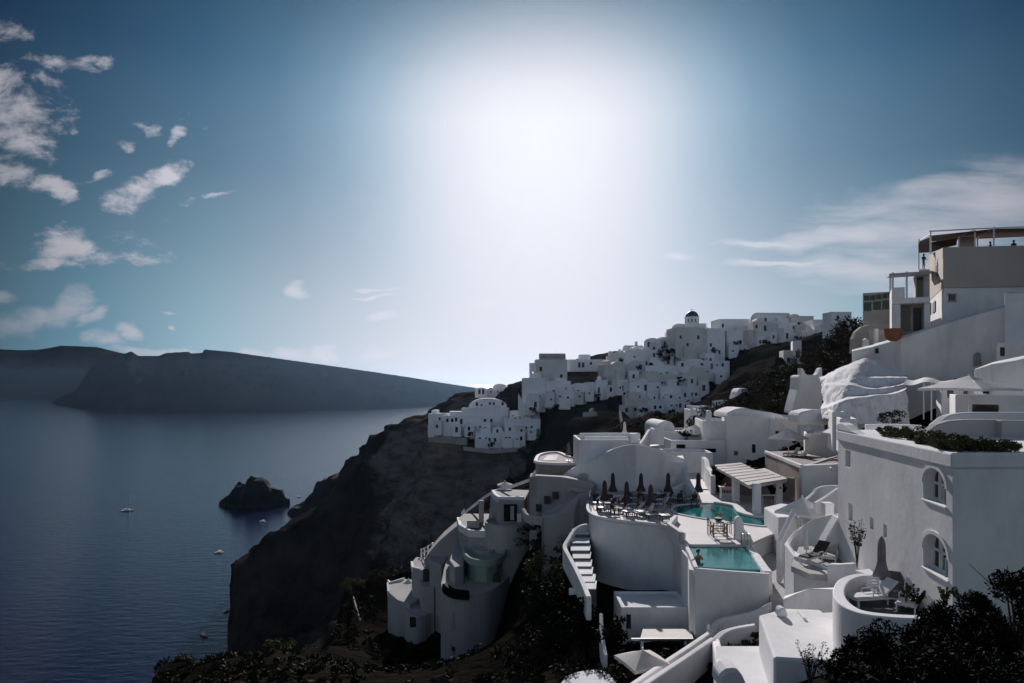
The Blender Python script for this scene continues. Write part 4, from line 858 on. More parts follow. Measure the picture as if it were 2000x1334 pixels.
wall('arched_wall', 'white bowed wall below the lower pool', 'wall', [(1392, 1232, 38), (1400, 1214, 38.5), (1420, 1205, 38.6), (1450, 1198, 38.2), (1478, 1190, 37.6), (1505, 1176, 37)], .35, 3.4, sm=4, bevel=.06)
# small lean-to under the terrace
Pg = empty('lean_to', P(1290, 1245, 41), 'small flat lean to roof with dappled light below the terrace wall', 'lean-to'); Pg0 = Pg.location.copy()
cc = [P(1250, 1248, 40), P(1355, 1248, 40), P(1347, 1226, 43), P(1256, 1226, 43)]
for o in (MB().prism([(p.x, p.y) for p in cc], [p.z-.12 for p in cc], [p.z for p in cc]).build('roof', 'cane', bevel=.02), MB().box(XX(1253, 40), XX(1253, 40)+.14, 40.1, 40.3, -18, ZZ(1252, 40)).build('post', 'white_paint'),
          MB().box(XX(1338, 40), XX(1338, 40)+.14, 40.1, 40.3, -18, ZZ(1252, 40)).build('post', 'white_paint'), MB().box(XX(1232, 40.2), XX(1352, 40.2), 40.0, 40.12, ZZ(1251.5, 40), ZZ(1247.5, 40)).build('edge_beam', 'white_paint')):
    o.parent = Pg; o.matrix_parent_inverse = Matrix.Translation(-Pg0)
house('white_house', 'shaded lower house with one dark door at the foot of the terrace wall', 1214, 1352, 1186, 1262, 44.5, 3.5, 'flat', 0, 0, 'white_plaster', wins=[(1228, 1215, 10, 30)], bev=.08, sink=3, rim=.1)
slab('window', 'dark upright window in the shaded curved terrace wall', 'window', [(1252, 1186), (1252, 1162), (1264, 1162), (1264, 1186)], 49.0, .2, 'window_shade', .01)

# ------------------------------------------------------------------ big corner building with the planted roof
def big_building():
    A = Vector((15.5, 24)); Bq = Vector((17.2, 36)); zt, zb = -2.42, -12.0
    root = empty('corner_building', (A.x, A.y, zb), 'big plain white corner building with deep arched windows and planted roof edge', 'building')
    inv = Matrix.Translation((-A.x, -A.y, -zb))
    U = (A-Bq).normalized(); L_ = (A-Bq).length            # along the long wall from far end to the corner
    N = Vector((U.y, -U.x)); N = N if N.x < 0 else -N      # outward (towards the sea)
    M = inv @ Matrix(((U.x, -N.x, 0, Bq.x), (U.y, -N.y, 0, Bq.y), (0, 0, 1, zb), (0, 0, 0, 1)))
    def sx(px):                                           # photo x -> position along the wall
        k = (px-1000)/F; t = (Bq.x-k*Bq.y)/(k*U.y-U.x); return t, Bq.y+U.y*t
    def hole(x0, x1, y0, y1, xc, arch):
        a, _ = sx(x0); b, _ = sx(x1); _, d = sx(xc); return (a, b, ZZ(y1, d)-zb, ZZ(y0, d)-zb, (b-a)/2*.7 if arch else 0)
    big = [hole(1803, 1848, 917, 985, 1835, True), hole(1803, 1852, 1050, 1126, 1838, True)]
    small = [hole(1651, 1661, 880, 912, 1656, False), hole(1657, 1665, 984, 1018, 1661, False), hole(1699, 1706, 1011, 1034, 1702, False), hole(1725, 1732, 1024, 1050, 1728, False)]
    H = zt-zb
    mb = MB(); wall_face(mb, L_, H-.55, big+small, 0, M, .5)
    C = Vector((25.5, 24.4)); Dq = Vector((26, 37))
    p = [A, C, Dq, Bq]
    for i in (0, 1, 2):
        a, b = p[i], p[(i+1) % 4]; mb.add([(a.x, a.y, zb), (b.x, b.y, zb), (b.x, b.y, zt-.55), (a.x, a.y, zt-.55)], [(0, 1, 2, 3)], inv)
    o = mb.build('wall', 'white_plaster', root, bevel=.06)
    c = MB(); k = .10
    q = [A+N*k+Vector((-.0, -k)), C+Vector((0, -k)), Dq, Bq+N*k]
    c.prism([(v.x, v.y) for v in q], zt-.552, zt, inv); c.build('cornice', 'white_plaster', root, bevel=.07)
    # raised rounded end of the parapet
    e = MB(); ln = 3.2; e.add([], [])
    pr = [(0, 0), (0, .28), (.25, .40), (.8, .44), (1.5, .36), (2.3, .14), (ln, 0)]
    e.wallprof(pr, -.1, .35, M @ Matrix.Translation((0, 0, H-.01))); e.build('parapet_end', 'white_plaster', root, bevel=.06)
    def glaz(h, depth, name, bars):
        w = h[1]-h[0]; hh = h[3]-h[2]
        g = MB(); g.wallprof([(h[0]+.0, h[2]), (h[1], h[2])]+[((h[0]+h[1])/2+w/2*math.cos(a), h[3]-h[4]+h[4]*math.sin(a)) for a in [math.pi*i/10 for i in range(11)]] if h[4] else [(h[0], h[2]), (h[1], h[2]), (h[1], h[3]), (h[0], h[3])], depth-.03, depth, M)
        win = g.build(name, 'dark_glass', root)
        if bars:
            f = MB()
            for x in (h[0]+.05, h[0]+w*.30, h[0]+w*.36, h[0]+w*.66, h[1]-.05): f.box(x-.045, x+.045, depth-.10, depth-.03, h[2], h[3]-(h[4]*.45 if x in (h[0]+.05, h[1]-.05) else .06), M)
            f.box(h[0], h[1], depth-.10, depth-.031, h[3]-h[4]-.05, h[3]-h[4]+.05, M); f.box(h[0], h[1], depth-.12, depth-.031, h[2], h[2]+.1, M)
            f.build('frame', 'white_paint', win)
            s_ = MB(); s_.box(h[0]-.06, h[1]+.06, -.06, depth-.1, h[2]-.08, h[2]-.002, M); s_.build('sill', 'white_plaster', win, bevel=.02)
            sh = MB(); sh.box(h[1]-.30, h[1]-.24, .02, depth-.08, h[2]+.05, h[3]-h[4], M); sh.build('shutter', 'grey_blue_paint', win)
            n = 12; tr = MB(); pts = []
            for i in range(n+1):
                a = math.pi*i/n; pts.append(((h[0]+h[1])/2+(w/2+.14)*math.cos(a), h[3]-h[4]+(h[4]+.14)*math.sin(a)))
            for i in range(n):
                (x0, z0), (x1, z1) = pts[i], pts[i+1]; f0 = (w/2)/(w/2+.14)
                cxm = (h[0]+h[1])/2; inn = lambda x, z: (cxm+(x-cxm)*f0, h[3]-h[4]+(z-(h[3]-h[4]))*h[4]/(h[4]+.14))
                a0 = inn(x0, z0); a1 = inn(x1, z1)
                tr.add([(x0, -.05, z0), (x1, -.05, z1), (a1[0], -.05, a1[1]), (a0[0], -.05, a0[1]), (x0, .05, z0), (x1, .05, z1), (a1[0], .05, a1[1]), (a0[0], .05, a0[1])], [(0, 1, 2, 3), (0, 4, 5, 1), (3, 2, 6, 7)], M)
            tr.build('trim', 'white_plaster', win)
    for h in big: glaz(h, .42, 'window', True)
    for h in small: glaz(h, .40, 'window', False)
    d_ = MB(); x0, _ = sx(1828); x1, _ = sx(1852); d_.box(x0, x1, -.04, .02, 1.2, 3.2, M); d_.build('door', 'grey_plaster', root)
    return M, L_, H
BM, BL, BH = big_building()
slab('roof_vault', 'big grey white arched parapet standing on the planted roof', 'parapet', [(1797, 872), (1803, 857), (1815, 842), (1833, 829), (1858, 822), (1885, 820), (1960, 820), (1960, 872)], 31, .6, 'shade_grey_plaster', bevel=.08)  # shaded face put into the colour by the darker plaster
slab('roof_vault', 'pale parapet block continuing right of the arched one', 'parapet', [(1957, 872), (1957, 821), (2010, 822), (2060, 824), (2060, 872)], 30.6, .6, 'shade_grey_plaster', bevel=.06)
wall('roof_parapet', 'long pale parapet with rounded end behind the arched roof parapet', 'parapet', [(1822, 830, 37), (1834, 820, 37.4), (1850, 810, 37.8), (1880, 806, 38), (1940, 805, 38), (2080, 806, 38)], .5, 2.0, sm=3, bevel=.08)
wall('roof_ledge', 'thin bright ledge along the far roof edge behind the planted roof', 'ledge', [(1690, 829, 39), (1730, 828, 38.6), (1770, 829, 38), (1800, 831, 37.6)], .6, .9, bevel=.04)

# ------------------------------------------------------------------ whitewashed rock faces and the long sloping wall
wall('horned_wall', 'pale blue shaded tower wall with two rounded horns beside the brown bank', 'wall', [(1561, 719, 83), (1565, 721, 83), (1569, 729, 83), (1576, 733, 83), (1588, 733, 83), (1594, 728, 83), (1598, 720, 83), (1602, 718, 83)], 1.1, 9, sm=3, bevel=.15)
slab('tower_wall', 'broad pale blue wall below the horned top', 'wall', [(1548, 808), (1553, 785), (1560, 760), (1562, 732), (1602, 732), (1606, 810)], 82.4, 3, bevel=.3)
def rock_face():
    rows = [[(1603,818,65),(1618,819,62.5),(1640,822,60.5),(1700,830,60),(1740,832,60),(1778,838,60)],
            [(1603,799,66.5),(1616,796,64),(1634,790,61.5),(1655,781,60.8),(1700,775,60.6),(1740,771,60.6),(1768,762,61.0)],
            [(1603,792,70),(1616,788,67.5),(1634,780,64.4),(1655,775,63.4),(1700,769,63.2),(1740,766,63.2),(1770,757,63.2)],
            [(1604,766,72.5),(1612,752,71),(1640,752,66),(1662,752,64.2),(1695,759,63.5),(1735,757,63.5),(1770,750,63.7)],
            [(1604,760,74.5),(1612,748,73.5),(1642,747,69.4),(1662,747,67.2),(1695,755,66.3),(1735,753,66.3),(1770,746,66.3)],
            [(1602,742,76.5),(1625,730,75.5),(1650,719,72),(1672,724,68.4),(1695,737,66.9),(1735,738,66.7),(1770,737,66.9)],
            [(1601,739,78.5),(1625,728,78),(1650,717,75.6),(1676,714,72.4),(1695,733,70.8),(1735,734,70.8),(1770,733,70.8)],
            [(1601,737,80),(1627,728,79.6),(1666,707,77.6),(1690,700,75.6),(1710,698,75),(1740,694,74),(1772,690,73)]]
    nc = 150; sub = [16, 6, 12, 6, 12, 6, 14]; grid = []
    L = []
    for r_ in rows:
        c = catmull([P(*q) for q in r_], 40); L.append([c[round(i*(len(c)-1)/(nc-1))] for i in range(nc)])
    V_ = []; nr = 0
    for k in range(len(rows)-1):
        for j in range(sub[k]+(1 if k == len(rows)-2 else 0)):
            u = j/sub[k]; nr += 1
            for i in range(nc):
                p = L[k][i].lerp(L[k+1][i], u); e = 0 if (k in (0,) and u == 0) else 1
                q_ = Vector((p.x*.7, p.y*.5, p.z*.7)); d1 = fbm(q_.x, q_.y, q_.z, 5); d2 = abs(fbm(p.x*1.9, p.y*.5+4, p.z*.22, 4)); d3 = fbm(p.x*3.1, p.y, p.z*.9, 3)
                a_ = .50 if k in (0, 2, 4) else .16 if k < 6 else .42
                V_.append(p+Vector((.25*d3*a_, (d1*1.0-d2*.9+.3*d3)*a_*e, (d1*.5+.25*d3)*a_*.7)))
    mb = MB(); mb.v = [tuple(v) for v in V_]; mb.f = [(r_*nc+i, r_*nc+i+1, (r_+1)*nc+i+1, (r_+1)*nc+i) for r_ in range(nr-1) for i in range(nc-1)]
    o = mb.build('whitewashed_rock', 'rough_white', None, merge=False, smooth=True); tag(o, 'lumpy whitewashed rock face with bright stepped ledges', 'rock face')
rock_face()
slab('shed_roof', 'white sloping roof of a small shed before the whitewashed rock', 'roof', [(1560, 830), (1562, 806), (1590, 800), (1622, 802), (1640, 812), (1640, 830)], 66, 3, 'rough_white', .3)
house('white_house', 'small white cube among the low roofs before the whitewashed rock', 1626, 1652, 804, 838, 59, 5, 'flat', 0, 0, 'white_plaster', face=.8, wins=[], bev=.08)
house('white_house', 'lower white cube with bright top edge before the whitewashed rock', 1641, 1675, 818, 838, 55, 4, 'flat', 0, 0, 'white_plaster', face=.8, wins=[], bev=.08)
# long sloping wall
block('sloping_wall', 'long blue shaded wall with straight sloping top climbing to the tall building', 'wall', [(1664, 686, 78), (1700, 678, 76), (1760, 661, 71), (1850, 631, 68), (1905, 615, 65), (1965, 599, 63), (2080, 560, 60), (2090, 556, 62), (1965, 595, 65), (1850, 627, 70), (1760, 657, 73), (1700, 674, 78), (1664, 683, 80)], -8, bevel=.08)
slab('window', 'small dark square window in the long sloping wall', 'window', [(1711, 690), (1711, 680), (1720, 680), (1720, 690)], 74.6, .3, 'dark_glass', .01)
block('upper_wall', 'blue shaded wall with dark recess at the right edge of the long slope', 'wall', [(1962, 573, 62), (2090, 568, 60), (2095, 566, 64), (1966, 571, 65)], -3, bevel=.08)
house('white_house', 'pale house with tall dark shutter at the right picture edge', 1950, 2060, 668, 760, 57, 5, 'flat', -4, 0, 'white_plaster', face=.8, wins=[(1961, 686, 9, 18)], bev=.1)
slab('wall_arch', 'grey arched shadow door in the long blue wall', 'door', [(1903, 716), (1903, 696), (1906, 690), (1911, 688), (1916, 691), (1917, 714)], 64.3, .2, 'grey_plaster', .02)
block('right_wall', 'pale grey wall with slanted top standing right of the square canopy', 'wall', [(1903, 721, 52), (1935, 711, 50), (1985, 704, 48), (2080, 680, 46), (2090, 676, 50), (1940, 707, 54)], -4.2, bevel=.06)
slab('window', 'wide dark window strip under the slanted grey wall', 'window', [(1925, 769), (1925, 757), (1949, 757), (1949, 769)], 50.2, .3, 'dark_glass', .02)
house('white_house', 'grey white house front with wide dark opening under the square canopy', 1870, 2060, 772, 812, 46, 5, 'flat', 0, 0, 'white_plaster', face=.8, wins=[(1927, 798, 50, 15)], winmat='dark_glass', bev=.06)
house('white_house', 'white back house with dark doorway under the rippled awning', 1840, 1905, 750, 800, 57, 4, 'flat', 0, 0, 'white_plaster', face=.8, wins=[(1857, 768, 12, 18), (1885, 764, 8, 18)], winmat='dark_glass', doormat='dark_glass', bev=.06)
def cloth(pts_rows, name, m, th=.02, parent=None):
    mb = MB(); r = len(pts_rows[0]); V = [p for row in pts_rows for p in row]
    mb.v = [tuple(p) for p in V]+[tuple(p-Vector((0, 0, th))) for p in V]; k = len(V)
    for i in range(len(pts_rows)-1):
        for j in range(r-1):
            q = (i*r+j, (i+1)*r+j, (i+1)*r+j+1, i*r+j+1); mb.f.append(q); mb.f.append(tuple(k+x for x in q[::-1]))
    return mb.build(name, m, parent, smooth=True)
AW = empty('awning', P(1810, 800, 60), 'rippled white cloth awning on thin posts beside the whitewashed rock', 'awning'); A0 = AW.location.copy()
rows = []
for i in range(19):
    t = i/18; px = 1764+t*95; rows.append([P(px, 750+3*math.sin(t*10)-2.5*t, 60)-A0, P(px+6, 739.5+3.5*math.sin(t*10+.5)+2*t, 63)-A0, P(px+14, 742+3*math.sin(t*10), 66)-A0])
cloth(rows, 'cloth', 'white_fabric', .03, AW)
for px, d in ((1804, 60), (1819, 58), (1838, 60.5)):
    a = P(px, 748, d)-A0; MB().tube([a, a+Vector((0, 0, -3.2))], .06, 6).build('post', 'white_paint', AW)
def parasol(name, label, at, size, h, m, group=None, tilt=0.0, sq=True, sag=.55, polem='white_paint', cat='umbrella'):
    o = empty(name, at, label, cat, group, R(tilt)); n = 4 if sq else 8; mb = MB(); s_ = size/2
    rim = []; per = 4
    for i in range(n):
        a0 = 2*math.pi*(i+.5)/n; a1 = 2*math.pi*(i+1.5)/n; rr = s_*math.sqrt(2) if sq else s_
        p0 = Vector((rr*math.cos(a0), rr*math.sin(a0), 0)); p1 = Vector((rr*math.cos(a1), rr*math.sin(a1), 0))
        for k in range(per): q = p0.lerp(p1, k/per); q.z = h+(.05*math.sin(math.pi*k/per) if k else 0); rim.append(q)
    N = len(rim); ap = (0, 0, h+sag); rings = [[Vector((p.x*f, p.y*f, p.z+(h+sag-p.z)*(1-f)*.94)) for p in rim] for f in (1.0, .66, .33)]
    mb.v = [tuple(p) for r_ in rings for p in r_]+[ap]
    for r_ in range(2): mb.f += [(r_*N+i, r_*N+(i+1) % N, (r_+1)*N+(i+1) % N, (r_+1)*N+i) for i in range(N)]
    mb.f += [(2*N+i, 2*N+(i+1) % N, 3*N) for i in range(N)]
    k = len(mb.v); mb.v += [tuple(p-Vector((0, 0, .16))) for p in rim]; mb.f += [(i, (i+1) % N, k+(i+1) % N, k+i) for i in range(N)]
    cn = mb.build('canopy', m, o, merge=False)
    rb = MB()
    for i in range(0, N, per): rb.tube([Vector(ap)-Vector((0, 0, .06)), rim[i]-Vector((0, 0, .03))], .02, 5)
    rb.build('rib', 'white_paint', cn)
    MB().tube([(0, 0, 0), (0, 0, h+sag+.12)], .035, 6).build('pole', polem, o); MB().box(-.3, .3, -.3, .3, 0, .07).build('base', 'grey_plaster', o, bevel=.02)
    return o
parasol('square_canopy', 'large beige square canopy with pointed peak above the dark window strip', P(1893, 812, 44), 4.1, 1.75, 'white_fabric', tilt=24, sag=.85)
parasol('square_umbrella', 'square white umbrella before the long faded house', P(1540, 893, 74), 3.1, 2.1, 'white_fabric', tilt=40, sag=1.0)
parasol('square_umbrella', 'square white umbrella half hidden behind the corner building edge', P(1636, 897, 62), 2.8, 2.4, 'white_fabric', tilt=10, sag=.6)
parasol('square_umbrella', 'square white umbrella over the court stairs', P(1567, 1042, 45), 2.5, 1.45, 'white_fabric', tilt=38, sag=.95)
parasol('square_umbrella', 'tiny white tent umbrella on the planted roof terrace', P(1357, 850, 96), 3.6, .4, 'white_fabric', tilt=30, sag=1.1)
parasol('square_umbrella', 'cream square umbrella beside the long falling parapet', P(1255, 1360, 33), 2.0, 1.75, 'beige_fabric', tilt=20, sag=.5)
slab('white_dome', 'small white lamp dome on the wall next to the corner building', 'lamp', [(1626, 922), (1624, 914), (1630, 911), (1638, 914), (1638, 922)], 60, .5, 'white_paint', .1)
wall('court_stair_wall', 'bright slanted stair parapet beside the corner building above the court', 'parapet', [(1592, 982, 44), (1612, 970, 45), (1638, 952, 46)], .28, 1.8)
wall('court_stair_wall', 'curved white parapet around the top of the court stairs', 'parapet', [(1570, 978, 49), (1588, 963, 50), (1598, 952, 50.5), (1620, 948, 50.5), (1640, 948, 50)], .3, 2.0, sm=3)
slab('court_pillar', 'white pillar with flat cap holding a stair rail above the court', 'pillar', [(1612, 1010), (1612, 986), (1610, 983), (1630, 983), (1629, 1010)], 40.6, .6, bevel=.04)

# ------------------------------------------------------------------ tall building on the skyline at the right
TB = empty('tall_building', P(1870, 640, 77), 'tall tan and white building with brown roof canopy on the skyline', 'building'); TB0 = TB.location.copy()
inv = Matrix.Translation(-TB0)
TK = 1.2      # it stands behind the sloping wall
def tb(mb, name, m, bevel=.05, parent=None): mb.v = [tuple(inv @ (Vector(v)*TK)) for v in mb.v]; return mb.build(name, m, parent or TB, bevel=bevel)
def tprism(plan, pb): 
    pts = [P(*q) for q in plan]; mb = MB(); mb.prism([(p.x, p.y) for p in pts], [ZZ(pb, 60)]*len(pts), [p.z for p in pts]); return mb
tb(tprism([(1842, 483, 60), (2100, 477, 59), (2110, 477, 72), (1814, 499, 70)], 562), 'upper_wall', 'tan_plaster')
tb(tprism([(1842.6, 560, 60.1), (2100, 560, 59.1), (2110, 556, 72), (1814.6, 560, 70)], 690), 'lower_wall', 'white_plaster')
for (a, b, w_, h_, d) in ((1860, 581, 12, 11, 59.98),):
    mb = MB(); mb.box(XX(a-w_/2, d), XX(a+w_/2, d), d-.06, d+.1, ZZ(b+h_/2, d), ZZ(b-h_/2, d)); w1 = tb(mb, 'window', 'dark_glass', 0)
    mb = MB(); mb.box(XX(a-w_/2-3, d), XX(a+w_/2+3, d), d-.05, d+.1, ZZ(b+h_/2+3, d), ZZ(b+h_/2+.3, d)); mb.box(XX(a-w_/2-3, d), XX(a+w_/2+3, d), d-.05, d+.1, ZZ(b-h_/2-.3, d), ZZ(b-h_/2-2, d)); tb(mb, 'frame', 'grey_plaster', .01, w1)
def side_win(px, py, w_, h_, m='window_shade'):     # on the left flank
    a, b = P(1842, 480, 60), P(1814, 500, 70); k = (px-1000)/F; t = (k*a.y-a.x)/((b.x-a.x)-k*(b.y-a.y)); p = a.lerp(b, t); d = p.y
    t2 = ((px+w_-1000)/F*a.y-a.x)/((b.x-a.x)-(px+w_-1000)/F*(b.y-a.y)); q_ = a.lerp(b, t2)
    mb = MB(); mb.prism([(p.x-.06, p.y), (q_.x-.06, q_.y), (q_.x+.1, q_.y), (p.x+.1, p.y)], ZZ(py+h_/2, d), ZZ(py-h_/2, d)); tb(mb, 'window', m, 0)
side_win(1828, 534, 4, 26); side_win(1822, 602, 5, 20); side_win(1815, 605, 3, 22)
# canopy frame and brown cloth
fr = MB(); 
for (px, y0, y1, d) in ((1794.5, 467, 526, 68), (1817.5, 450, 496, 62), (1873, 461, 484, 63), (1904, 450, 482, 62), (1909, 465, 482, 66), (1941, 443, 480, 61.5)):
    p = P(px, y1, d); fr.tube([p, P(px, y0, d)], .07, 5)
fr.tube([P(1816, 452, 62), P(1905, 447, 62), P(2090, 440, 61)], .07, 5); fr.tube([P(1794, 472, 68), P(1817, 458, 66)], .06, 5)
fr.tube([P(1873, 463, 63.5), P(1906, 447, 62)], .05, 5); fr.tube([P(1905, 467, 66), P(1938, 447, 61.5)], .05, 5)
tb(fr, 'canopy_frame', 'white_paint', 0)
def sheet(pts, name, m):
    mb = MB(); n = len(pts); mb.v = [tuple(p) for p in pts]+[tuple(p-Vector((0, 0, .05))) for p in pts]; mb.f = [tuple(range(n)), tuple(range(2*n-1, n-1, -1))]+[(i, n+i, n+(i+1) % n, (i+1) % n) for i in range(n)]; tb(mb, name, m, 0)
sheet([P(1818, 460, 62), P(1940, 447, 61.6), P(2095, 443, 61), P(2095, 458, 68), P(1905, 464, 69), P(1820, 471, 69)], 'canopy_cloth', 'brown_fabric')
sheet([P(1794, 473, 68), P(1817, 462, 67.8), P(1817, 492, 67.5), P(1794, 493, 67.7)], 'side_cloth', 'brown_fabric')
sheet([P(1818, 473, 67), P(1870, 465, 67), P(1868, 478, 66.6), P(1840, 484, 66.4), P(1819, 492, 66.8)], 'side_cloth', 'brown_fabric')
# balcony, turned towards the sea
bk = 60.5
PV = P(1742, 583, bk); ROT = Matrix.Translation(PV) @ Matrix.Rotation(R(-27), 4, 'Z') @ Matrix.Translation(-PV)
tb_plain = tb
def tb(mb, name, m, bevel=.05, parent=None): mb.v = [tuple(ROT @ Vector(v)) for v in mb.v]; return tb_plain(mb, name, m, bevel, parent)
mb = MB(); mb.box(XX(1742, bk), XX(1806, bk), bk, bk+5, ZZ(594, bk), ZZ(583, bk)); tb(mb, 'balcony_slab', 'white_plaster')
mb = MB(); mb.box(XX(1742, bk), XX(1764, bk), bk-.02, bk+.08, ZZ(583, bk), ZZ(562, bk)); mb.box(XX(1742, bk)-.02, XX(1742, bk)+.08, bk+.1, bk+5, ZZ(583, bk), ZZ(563, bk)); tb(mb, 'balcony_panel', 'white_paint', .01)
for q_ in ((P(1742.5, 583, bk+.1), 2.3), (P(1766, 583, bk+.1), 2.3), (Vector((XX(1743, bk), bk+4.6, ZZ(583, bk))), 2.5)): tb(MB().tube([q_[0], q_[0]+Vector((0, 0, q_[1]))], .09, 5), 'balcony_post', 'white_paint', 0)
zr = ZZ(533, bk); x0_, x1_ = XX(1737, bk), XX(1808, bk); r0 = [Vector((x0_, bk-.4, zr-.1)), Vector((x1_, bk-.4, zr-.1)), Vector((x1_, bk+5.2, zr+.5)), Vector((x0_, bk+5.2, zr+.5))]
mb = MB(); mb.prism([(p.x, p.y) for p in r0], [p.z-.22 for p in r0], [p.z for p in r0]); tb(mb, 'balcony_roof', 'grey_plaster', .02)
mb = MB(); mb.box(XX(1784, bk), XX(1808, bk), bk+1.6, bk+5, ZZ(584, bk), ZZ(532, bk)); tb(mb, 'balcony_room', 'grey_plaster')
mb = MB(); mb.box(XX(1786, bk), XX(1797, bk), bk+1.5, bk+1.58, ZZ(580, bk), ZZ(541, bk)); tb(mb, 'balcony_door', 'dark_glass', 0)
mb = MB(); mb.box(XX(1742, bk), XX(1757, bk), bk+.3, bk+4.9, ZZ(668, bk), ZZ(594, bk)); mb.box(XX(1797, bk), XX(1807, bk), bk+.3, bk+4.9, ZZ(660, bk), ZZ(594, bk)); tb(mb, 'pillar', 'white_plaster')
mb = MB(); mb.box(XX(1757, bk)+.01, XX(1797, bk)-.01, bk+1.6, bk+4.8, ZZ(668, bk), ZZ(594, bk)-.01); tb(mb, 'porch_wall', 'grey_plaster', .02)
mb = MB(); mb.box(XX(1760, bk), XX(1775, bk), bk+1.5, bk+1.58, ZZ(645, bk), ZZ(597, bk)); tb(mb, 'door', 'dark_glass', 0)
mb = MB(); mb.box(XX(1780, bk), XX(1794, bk), bk+1.52, bk+1.58, ZZ(645, bk), ZZ(600, bk)); tb(mb, 'door', 'window_shade', 0)
# glazed box house
house('glazed_house', 'grey house with a band of dark gridded windows beside the balcony', 1685, 1741, 571, 690, 85, 9, 'flat', 0, 0, 'grey_plaster', face=1.0, wins=[(1692.5, 581, 11, 10), (1704.5, 581, 11, 10), (1716.5, 580, 11, 10), (1728, 579, 10, 10), (1736.5, 578, 6, 10), (1694.5, 598, 15, 17), (1713, 597, 16, 17), (1731, 596, 16, 18)], winmat='dark_glass', bev=.03)
slab('rounded_wall', 'tan rounded garden wall under the glazed house', 'wall', [(1665, 690), (1666, 662), (1672, 648), (1684, 638), (1700, 634), (1742, 634), (1742, 690)], 82, .8, 'grey_plaster', .06)
slab('white_arch', 'tiny white arched niche at the top of the sloping wall', 'niche', [(1687.5, 678), (1688.5, 664), (1692, 660), (1697, 664), (1698, 676)], 79, .5, 'white_plaster', .04)
slab('post', 'narrow white post beside the rust red bowl', 'post', [(1709, 676), (1709, 642), (1716, 642), (1716, 674)], 78.5, .35, 'white_plaster', .03)
slab('low_wall', 'pale low wall between white post and rust red bowl', 'low wall', [(1697, 682), (1697, 645), (1734, 645), (1734, 670)], 80, .4, 'grey_plaster', .04)
mb = MB(); hp = [(-1, 0, 0), (-.9, 0, -.55), (-.55, 0, -1), (0, 0, -1.05), (.6, 0, -.95), (1, 0, -.4), (1.02, 0, 0)]
mb.lathe([(.35, -1.15), (.75, -.95), (.98, -.5), (1.05, 0), (.97, 0), (.9, -.3)], 20); tag(mb.build('planter_bowl', 'terracotta', None, P(1745, 642, 70.5)), 'rust red bowl planter below the balcony', 'planter').scale = (.92, .8, 1.12)

# ------------------------------------------------------------------ hotel clinging to the cliff, left of the gully
def flat(name, label, cat, plan, z, zb, m='shade_grey_plaster', bevel=.1, group=None, sm=1):
    pts = [PZ(a, b_, z) for a, b_ in plan]
    if sm > 1: pts = catmull(pts+[pts[0]], sm)[:-1]
    mb = MB(); mb.prism([(p.x, p.y) for p in pts], zb, z); return tag(mb.build(name, m, None, bevel=bevel), label, cat, group)
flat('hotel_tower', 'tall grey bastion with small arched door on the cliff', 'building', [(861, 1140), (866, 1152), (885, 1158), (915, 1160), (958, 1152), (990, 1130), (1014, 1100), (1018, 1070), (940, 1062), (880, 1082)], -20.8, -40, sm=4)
flat('hotel_wing', 'grey rear wing between bastion and roof terrace of the cliff hotel', 'building', [(878, 1094), (888, 1108), (905, 1104), (912, 1060), (890, 1050)], -18.8, -40, group='stepped wings of the cliff hotel')
tubp = [(905, 1066), (908, 1078), (916, 1087), (930, 1092), (950, 1094), (970, 1090), (984, 1080), (988, 1066)]
flat('hotel_balcony', 'pale green tinged curved balcony with a small dark tub', 'balcony', tubp, -18.4, -40, 'green_plaster', bevel=.06)
tr_ = catmull([PZ(a, b_, -17.9) for a, b_ in tubp], 4); tag(MB().strip([(p.x, p.y) for p in tr_], .3, -18.6, -17.9).build('balcony_parapet', 'green_plaster', None, bevel=.08), 'rounded parapet of the green tinged hotel balcony', 'parapet')
tag(MB().lathe([(1.3, -.4), (1.3, 0), (1.1, 0), (1.1, -.15), (.02, -.15)], 20).build('hot_tub', 'grey_plaster', None, PZ(945, 1078, -18.4)+Vector((0, 0, .4))), 'small round tub on the green tinged hotel balcony', 'tub')
slab('arched_door', 'small dark arched doorway in the hotel bastion', 'door', [(962, 1141), (962, 1127), (965, 1121), (970, 1119), (975, 1121), (978, 1127), (978, 1141)], 71.6, .25, 'window_shade', .01)
slab('niche', 'faint tall niche in the hotel bastion', 'niche', [(883, 1232), (883, 1200), (887, 1192), (892, 1196), (892, 1232)], 67.85, .3, 'grey_plaster', .02)
slab('niche', 'second faint tall niche right of the first in the hotel bastion', 'niche', [(903, 1236), (903, 1204), (909, 1200), (913, 1206), (913, 1236)], 67.6, .3, 'grey_plaster', .02)
slab('niche', 'small dark slanted opening low in the hotel bastion', 'opening', [(882, 1272), (882, 1262), (896, 1266), (896, 1274)], 67.85, .3, 'window_shade', .02)
flat('hotel_roof', 'dark floored roof terrace of the hotel with lit white rim', 'terrace', [(895, 1012), (899, 1029), (918, 1041), (963, 1042), (990, 1034), (990, 1003), (906, 1003)], -16.6, -38)
flat('roof_paving', 'dark paving of the hotel roof terrace', 'paving', [(897, 1013), (901, 1028), (920, 1039), (961, 1040), (986, 1032), (986, 1005), (908, 1005)], -16.55, -16.6, 'dark_paving_riser_shade', 0)
wall('terrace_parapet', 'bright angled white parapet of the dark floored roof terrace', 'parapet', [(895, 1010, 86), (899, 1024, 79.4), (918, 1035, 76.2), (940, 1036, 76), (963, 1036, 76)], .40, .8, bevel=.06)
